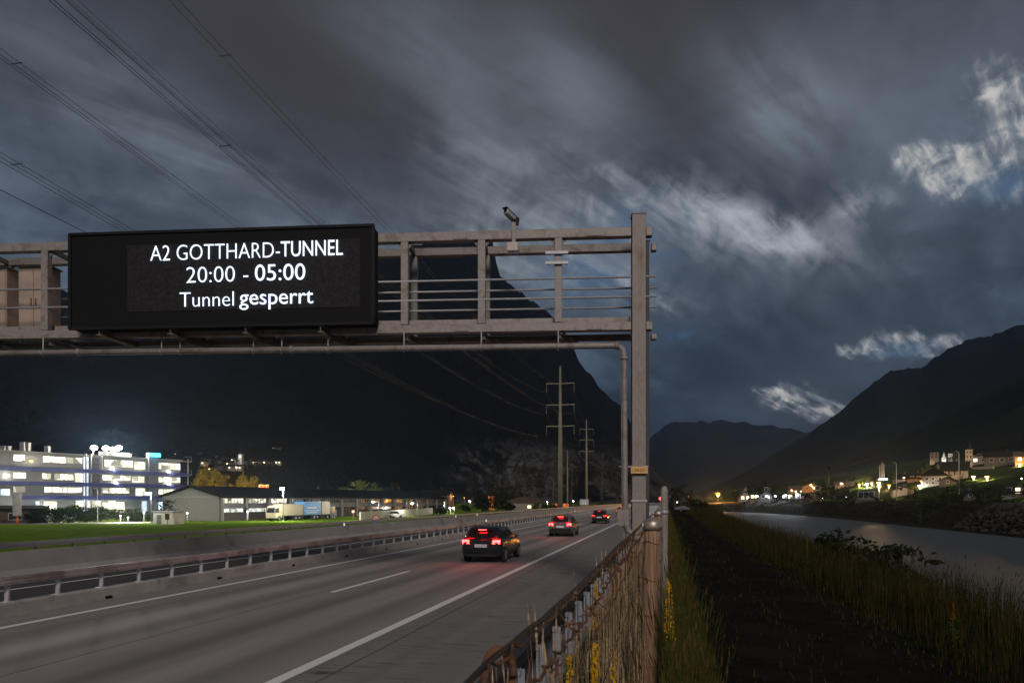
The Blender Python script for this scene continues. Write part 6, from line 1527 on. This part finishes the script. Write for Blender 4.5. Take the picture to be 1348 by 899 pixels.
rhouse(1322, 1352, 656, 648, 642, 0, 'pale house with a hipped roof behind the bright green bush at the right edge', hip=True, wall='plaster', roof='roof_dark', wins=W(('front', -.5, 1.5, 1.0, 1.1, 0), ('front', .2, 1.5, 1.0, 1.1, 1)))
rhouse(1280, 1300, 611, 599, 597, 0, 'lit balconied building right of the church tower', wall='plaster', roof='roof_dark', wins=W(('front', -.5, 1.6, 1.2, 1.2, 1), ('front', .4, 1.6, 1.2, 1.2, 0), ('front', -.1, 3.4, 1.2, 1.0, 0)))
rhouse(1300, 1338, 613, 600, 594, 0, 'large dark roofed building on the terrace at upper right', wall='plaster_dark', roof='roof_dark', depth=.5, wins=W(('front', -.6, 2, 1.2, 1.2, 0), ('front', 0, 2, 1.2, 1.2, 0), ('front', .5, 2, 1.2, 1.2, 0)))
rhouse(1338, 1356, 612, 600, 595, 0, 'warm lit house at the upper right edge', wall='plaster_ochre', roof='roof_brown', wins=W(('front', -.4, 2, 1.0, 1.2, 1),))
# towers on the castle hill
def tower(x, yb, yt, wpx, label, wall, roof, cap, openings=2, Y0=120, name='tower', lantern=False):
    p = hit(x, yb, Y0); k = p.y / FPX; w_ = wpx * k; h = (yb - yt) * k; e = empty(name, p, -math.atan2(p.x, p.y)); tag(e, label, 'tower')
    q_ = MB(); q_.box((0, 0, h / 2 - .5), (w_, w_, h + 1)); q_.box((0, 0, h * .72), (w_ * 1.06, w_ * 1.06, h * .03)); q_.build('wall', M[wall], e)
    for j in range(openings):
        for u in (-.22, .22):
            q_ = MB(); z = h * (.86 - .26 * j); q_.prism([(u * w_ - w_ * .09, z - h * .07), (u * w_ + w_ * .09, z - h * .07), (u * w_ + w_ * .09, z + h * .04), (u * w_, z + h * .075), (u * w_ - w_ * .09, z + h * .04)], -w_ / 2 - .02, -w_ / 2 - .05, lambda a, b, c_: (a, c_, b)); q_.build('opening', M['pane_dark'], e)
    if cap:
        q_ = MB()
        if cap == 'spire': q_.lathe((0, 0, h + .01), [(w_ * .62, 0), (w_ * .45, w_ * .25), (w_ * .3, w_ * .5), (w_ * .32, w_ * .8), (w_ * .06, w_ * 1.6)], 8)
        else: q_.loft([[(-w_ * .56, -w_ * .56, h + .01), (w_ * .56, -w_ * .56, h + .01), (w_ * .56, w_ * .56, h + .01), (-w_ * .56, w_ * .56, h + .01)], [(-w_ * .3, -.1, h + w_ * cap), (w_ * .3, -.1, h + w_ * cap), (w_ * .3, .1, h + w_ * cap), (-w_ * .3, .1, h + w_ * cap)]])
        q_.build('roof', M[roof], e)
    return e, p, k, h, w_
e, p, k, h, w_ = tower(1230, 611, 595.5, 10, 'square stone castle tower behind the parish roof', 'stone', 'roof_dark', .25); point_light(e, (-2, -5, 1), (1, .8, .5), 260, .3, 'tower_light')
e, p, k, h, w_ = tower(1242.5, 611, 603, 5, 'brightly floodlit white chapel turret between two towers', 'wall_white', 'wall_white', 'spire', 1); point_light(e, (1, -3.5, 1.5), (1, .97, .9), 900, .3, 'tower_light'); point_light(e, (-1.5, -3, 5), (1, .97, .9), 500, .3, 'tower_light')
e, p, k, h, w_ = tower(1251, 611, 597, 5, 'small pale lit tower right of the white turret', 'wall_white', 'roof_dark', .3, 1); point_light(e, (0, -3.5, h * .8), (1, .9, .7), 300, .3, 'tower_light')
e, p, k, h, w_ = tower(1275.5, 615, 592, 8, 'warm lit church tower with rows of openings and a bell roof', 'stone', 'roof_dark', 'spire', 3); point_light(e, (1.5, -5, h * .3), (1, .75, .5), 420, .3, 'tower_light'); point_light(e, (-1.5, -5, h * .8), (1, .75, .5), 320, .3, 'tower_light')
# slim floodlit pillars
p = hit(1161, 632, 120); k = p.y / FPX
e = empty('pillar_monument', p); tag(e, 'three slim tall floodlit pillars rising over the village', 'monument')
for dx_, yt in ((-3, 611), (0, 607.5), (2.4, 609.5)):
    h = (632 - yt) * k; q = MB(); q.loft([[(dx_ * k - a, -a, z), (dx_ * k + a, -a, z), (dx_ * k + a, a, z), (dx_ * k - a, a, z)] for z, a in ((-1, .62 * k), (h * .92, .55 * k), (h, .1 * k))]); q.build('pillar', M['stone'], e)
q = MB(); q.box((0, 0, .3), (11 * k, 5 * k, .8)); q.build('plinth', M['concrete'], e)
for dx_ in (-4.5, 1.5, 5.0):
    point_light(e, (dx_ * k, -3.2 * k, 1.2 * k), (.95, .97, 1), 520, .2, 'floodlight')
q = MB(); q.box((-3.5 * k, -3.2 * k, .9 * k), (2.2 * k, .5 * k, 1.0 * k)); q.build('floodlight_head', lampmat('cool', 30), e)
# lamps of the right bank
def rlamp(x, yh, yb, label, kind='warm', power=500, gs=24, arm=.2, head=.60, Y0=120, **kw):
    yb = min(yb, 661.2)
    p = hit(x, yb, Y0); h = (yb - yh) * p.y / FPX; return street_lamp(p, h, label, kind, power, arm, gs, head, **kw)
p = hit(945.3, 668, 250); p = at(945.3, 668, 330); p.z = max(p.z, hgt(p.x, p.y))
street_lamp(p, (668 - 655) / FPX * 330, 'big bright orange street lamp at the far end of the river', 'orange', 60000, .3, 9, 1.15)
p = at(906.5, 668, 380); p.z = hgt(p.x, p.y); street_lamp(p, max(2.5, CAMZ + (HY - 652.5) / FPX * 380 - p.z), 'small orange lamp left of the big orange one, over dark bushes', 'orange', 6000, .3, 40, .6)
for i, (x, yh) in enumerate(((989.5, 653.5), (1001.5, 652.6), (1013.5, 652.3), (1025.5, 652.2), (1039, 651), (1054, 649.6))):
    rlamp(x, yh, 665.5, 'white street lamp with a bent arm in the row along the far bank, %s' % ('first from the left', 'second from the left', 'third from the left', 'fourth from the left', 'fifth from the left', 'rightmost'), 'cool', 260, 16, 1.3, .32, group='white lamps along the far bank', face=Vector((-1, -.1, 0)).normalized()) if False else rlamp(x, yh, 665.5, 'white bent arm street lamp along the far bank, ' + ('first from the left', 'second from the left', 'third from the left', 'fourth from the left', 'fifth from the left', 'rightmost')[i], 'cool', 900, 16, 1.3, .40, group='white lamps along the far bank', face=Vector((-1, -.1, 0)).normalized())
for x, yh, yb, kd, pw, gs, lab in ((1042.3, 644, 653, 'orange', 1500, 40, 'orange lamp above the row of dark roofs'), (1069.7, 640, 648, 'orange', 1400, 34, 'orange lamp before the big orange chalet'), (1104.6, 634, 641, 'orange', 2200, 44, 'orange lamp over the dark conifers'),
                                   (1131.5, 637, 642, 'warm', 700, 26, 'warm lamp under the left of the round lit tree'), (1141.5, 636.5, 642, 'white', 900, 30, 'white lamp under the right of the round lit tree'), (1147.5, 635, 642, 'warm', 600, 24, 'warm lamp between lit tree and pillars'), (1157, 634.5, 660, 'warm', 700, 28, 'warm upper lamp on a pole below the pillars'), (1157.5, 639, 660, 'warm', 700, 24, 'warm lower lamp below the pillars'), (1170.5, 637.5, 645, 'orange', 1100, 30, 'orange lamp right of the pillars'),
                                   (1213.5, 632, 640, 'orange', 700, 26, 'orange lamp at the corner of the three storey house'), (1211.5, 638.5, 643, 'white', 300, 18, 'low white lamp left of the three storey house'), (1281.5, 626.5, 632, 'warm', 900, 30, 'warm lamp on the grassy slope, left of two'), (1299.5, 626.5, 632, 'warm', 900, 30, 'warm lamp on the grassy slope, right of two'), (1336, 597.5, 603, 'white', 300, 22, 'white wall lamp high at the right edge'), (1342.5, 610, 614, 'warm', 900, 34, 'warm lamp before the lit house at the right edge'),
                                   (979, 660, 665, 'warm', 500, 20, 'warm lamp before the first gabled house'), (960, 663, 667, 'orange', 900, 18, 'low orange lamp right of the big orange one'), (930, 662, 667, 'orange', 700, 14, 'low orange lamp left of the big orange one'), (891.5, 660.5, 665, 'white', 400, 22, 'small white lamp at the end of the path'), (1084, 654, 660, 'white', 60, 8, 'tiny white light in the dark conifers'), (1113.5, 652.5, 658, 'cool', 60, 8, 'tiny greenish light right of the conifers')):
    rlamp(x, yh, yb, lab, kd, pw * 9, gs, Y0=120)
for x, yt, yb, lab in ((1180, 608.5, 661, 'tall thin pale mast with a short lamp arm near the white low house'), (1262.5, 594.5, 650, 'tall thin pale mast with a short lamp arm before the parish building')):
    rlamp(x, yt, yb, lab, 'white', 0, 1, .9, .22, lit=False, face=Vector((-1, 0, 0)), Y0=110)
# grass terrace, retaining wall and path on the slope
a_ = hit(1280, 617.5, 120); b_ = hit(1308, 617, 120)
tag(MB().bar(a_ + Vector((0, 0, .2)), b_ + Vector((0, 0, .2)), .4, 1.2).build('retaining_wall', M['plaster']), 'low lit retaining wall under the buildings at upper right', 'wall')
point_light(None, (a_ + b_) / 2 + Vector((0, -3, 2)), (1, .75, .5), 260, .2, 'wall_fill') if False else None
# trees of the right bank
def rtree(x, yt, yb, wpx, label, m='leaf_dark', shape='round', n=500, Y0=120, group='trees of the right bank', leaf=None, clamp=True):
    if clamp: yb = min(yb, 661.3)
    p = hit(x, yb, Y0); k = p.y / FPX; return tree(p, (yb - yt) * k, wpx * k, label, M[m], shape, n, seed=int(x * 3), group=group, leaf=leaf or 1.0 * k, trunk=.12)
rtree(1136, 624, 642, 24, 'round pale green tree lit by lamps in the village', 'leaf_light', n=900)
rtree(1220, 609, 633, 13, 'yellow green lit tree left of the parish roof', 'leaf_light', n=600)
rtree(1196, 613, 628, 12, 'bare looking brown tree behind the brown roofs', 'leaf_dull', n=300)
rtree(1257, 597, 618, 13, 'green tree between the castle towers', 'leaf', n=500)
rtree(1090, 607, 664, 22, 'tall dark conifer, highest left of the village', 'leaf_dark', 'cone', 900)
rtree(1080, 628, 665, 18, 'dark conifer left of the tall one', 'leaf_dark', 'cone', 600)
rtree(1099, 632, 665, 20, 'broad dark conifer right of the tall one', 'leaf_dark', 'cone', 700)
rtree(1112, 630, 665, 22, 'dark conifer with drooping twigs before the orange lamp', 'leaf_dark', 'cone', 700)
rtree(1118, 645, 665, 22, 'dark round tree near the brown gabled house', 'leaf_dark', n=600)
rtree(968, 642, 664, 12, 'dark tree between big orange lamp and first gabled house', 'leaf_dark', n=400)
rtree(992, 636, 662, 16, 'dark tree behind the ochre house', 'leaf_dark', n=500)
rtree(1004, 634, 661, 16, 'dark tree behind the pointed gable', 'leaf_dark', n=500)
rtree(1018, 640, 661, 14, 'dark tree right of the pointed gable', 'leaf_dark', n=400)
rtree(1170, 625, 640, 8, 'slender pale conifer right of the lit pillars', 'leaf', 'cone', 260)
rtree(1177, 615, 638, 8, 'tall slender pale conifer beside the left mast', 'leaf', 'cone', 300)
rtree(1151, 625, 640, 8, 'small grey tree left of the lit pillars', 'leaf_dull', n=260)
for x, yt, yb, w_, lab in ((1166, 655, 668, 26, 'dark bush tree on the bank left of the left mast'), (1208, 646, 668, 34, 'broad dark tree on the bank below the three storey house'), (1232, 643, 667, 36, 'broad dark tree on the bank below the hipped roof'), (1250, 640, 664, 24, 'dark tree under the small grey gabled house'), (1274, 630, 650, 22, 'dark tree right of the right mast'), (1296, 640, 663, 30, 'dark tree on the bank beside the grey barn'), (1312, 638, 662, 30, 'dark tree left of the house with the green bush'), (1212, 660, 690, 40, 'large dark willow hanging over the waterline')):
    rtree(x, yt, yb, w_, lab, n=800, Y0=100 if yb < 680 else 60, clamp=False)
p = hit(1338, 661, 100); k = p.y / FPX; b2 = bush(p, 11 * k, 17 * k, 'bright green bush lit from below at the right edge', M['leaf_light'], 500); point_light(b2, (-1.0, -3.0, .6), (.95, 1, .7), 130, .2, 'garden_light')
p = hit(1345, 634, 100); q = MB()
sp_l = empty('garden_light', p); tag(sp_l, 'low garden light shining along the grassy slope at the right edge', 'garden light')
q = MB(); q.cyl((0, 0, 0), (0, 0, .7), .08, 8); q.build('post', M['zinc_dark'], sp_l); q = MB(); q.lathe((0, 0, .7), [(.14, 0), (.16, .1), (.1, .22)], 10); q.build('lamp_glass', lampmat('white', 12), sp_l)
point_light(sp_l, (0, -1.0, 1.6), (.95, 1, .75), 420, .2)
# dark bushes at the end of the path and along the near bank
for x, yt, yb, w_, Y, lab in ((888, 640, 668, 14, 130, 'dark tree at the end of the path, left'), (897, 632, 668, 18, 150, 'dark tree at the end of the path, tallest'), (908, 646, 668, 14, 160, 'dark bush tree below the small orange lamp'), (915, 655, 669, 18, 110, 'low dark bush right of the path end'), (926, 660, 670, 14, 120, 'low dark bush close to the river end')):
    p = at(x, yb, Y); p.z = hgt(p.x, p.y); k = Y / FPX; tree(p, CAMZ + (HY - yt) * k - p.z, w_ * k, lab, M['leaf_dark'], 'round', 500, seed=int(x), group='dark trees at the path end', leaf=.16)
for x, yt, Y, w_, lab in ((1095, 712, 21, 1.4, 'dark leafy shrub on the near bank, left of three against the water'), (1130, 708, 20, 2.0, 'dark leafy shrub on the near bank, tallest against the water'), (1150, 716, 19.0, 1.6, 'dark leafy shrub on the near bank right of the tallest'), (1190, 722, 15.5, 1.2, 'thin dark shrub with single leaves standing out against the river')):
    p = at(x, 760, Y); p.z = hgt(p.x, p.y); h = CAMZ + (HY - yt) / FPX * Y - p.z; bush(p, max(.9, h), w_, lab, M['leaf_dark'], 260, group='shrubs on the near river bank')
# low white and blue boat-like tarp by the path
p = at(898, 670, 95); p.z = hgt(p.x, p.y); e = empty('covered_trailer', p, R(-30)); tag(e, 'low pale covered trailer beside the end of the dark path', 'trailer')
q = MB(); q.loft([[(x, -.5, z) for x, z in ((-1.0, .3), (-.8, .6), (.1, .8), (.9, .5), (1.0, .3))], [(x, .5, z) for x, z in ((-1.0, .3), (-.8, .6), (.1, .8), (.9, .5), (1.0, .3))]]); q.build('cover', mat('pale_cover', (.12, .13, .15), .6, var=.15, scale=3), e)
wheels(e, [0], 1.15, .22)
# stones of the far bank
rnd = random.Random(5); M['boulder'] = mat('boulder', (.020, .019, .017), .9, var=.4, scale=2, bump=.5)
q = MB()
for i in range(1500):
    t = 40 + 75 * rnd.random(); s = bank_right(t) + rnd.uniform(.5, 7.5); p = road(s, t); p.z = hgt(p.x, p.y); r_ = rnd.uniform(.14, .46); b = len(q.v)
    for z, k in ((-.6, .7), (-.1, 1), (.45, .75), (.7, .3)):
        for j in range(6):
            a = j * 1.047 + rnd.uniform(-.3, .3); q.v.append((p.x + math.cos(a) * r_ * k * rnd.uniform(.8, 1.2), p.y + math.sin(a) * r_ * k * rnd.uniform(.8, 1.2), p.z + z * r_))
    for i2 in range(3):
        for j in range(6): q.face((b + i2 * 6 + j, b + i2 * 6 + (j + 1) % 6, b + i2 * 6 + 6 + (j + 1) % 6, b + i2 * 6 + 6 + j))
    q.face([b + 18 + j for j in range(6)])
tag(q.build('bank_boulders', M['boulder']), 'rough stones covering the far river bank', 'stones', kind='stuff')

rnd = random.Random(9); q = MB()
for i in range(15000):                                         # scrub on the far bank
    t = 30 + 265 * rnd.random(); f = rnd.random(); s = bank_right(t) + .8 + 8.5 * f
    if mnoise.noise(Vector((t * .11, s * .2, 1))) < -.15 and t < 115: continue
    p = road(s, t); p.z = hgt(p.x, p.y) + rnd.uniform(-.1, .9) * (.5 + .5 * mnoise.noise(Vector((t * .2, 3, 0))))
    a = Vector((rnd.uniform(-1, 1), rnd.uniform(-1, 1), rnd.uniform(-.2, 1))).normalized() * rnd.uniform(.12, .34); b = a.orthogonal().normalized() * rnd.uniform(.05, .14)
    q.quad(p + a, p + b, p - a, p - b)
tag(q.build('bank_scrub', leafmat('scrub', (.016, .014, .007), .5, .15, (.028, .020, .010), .5)), 'brown scrub growing over the far river bank', 'scrub', kind='stuff')
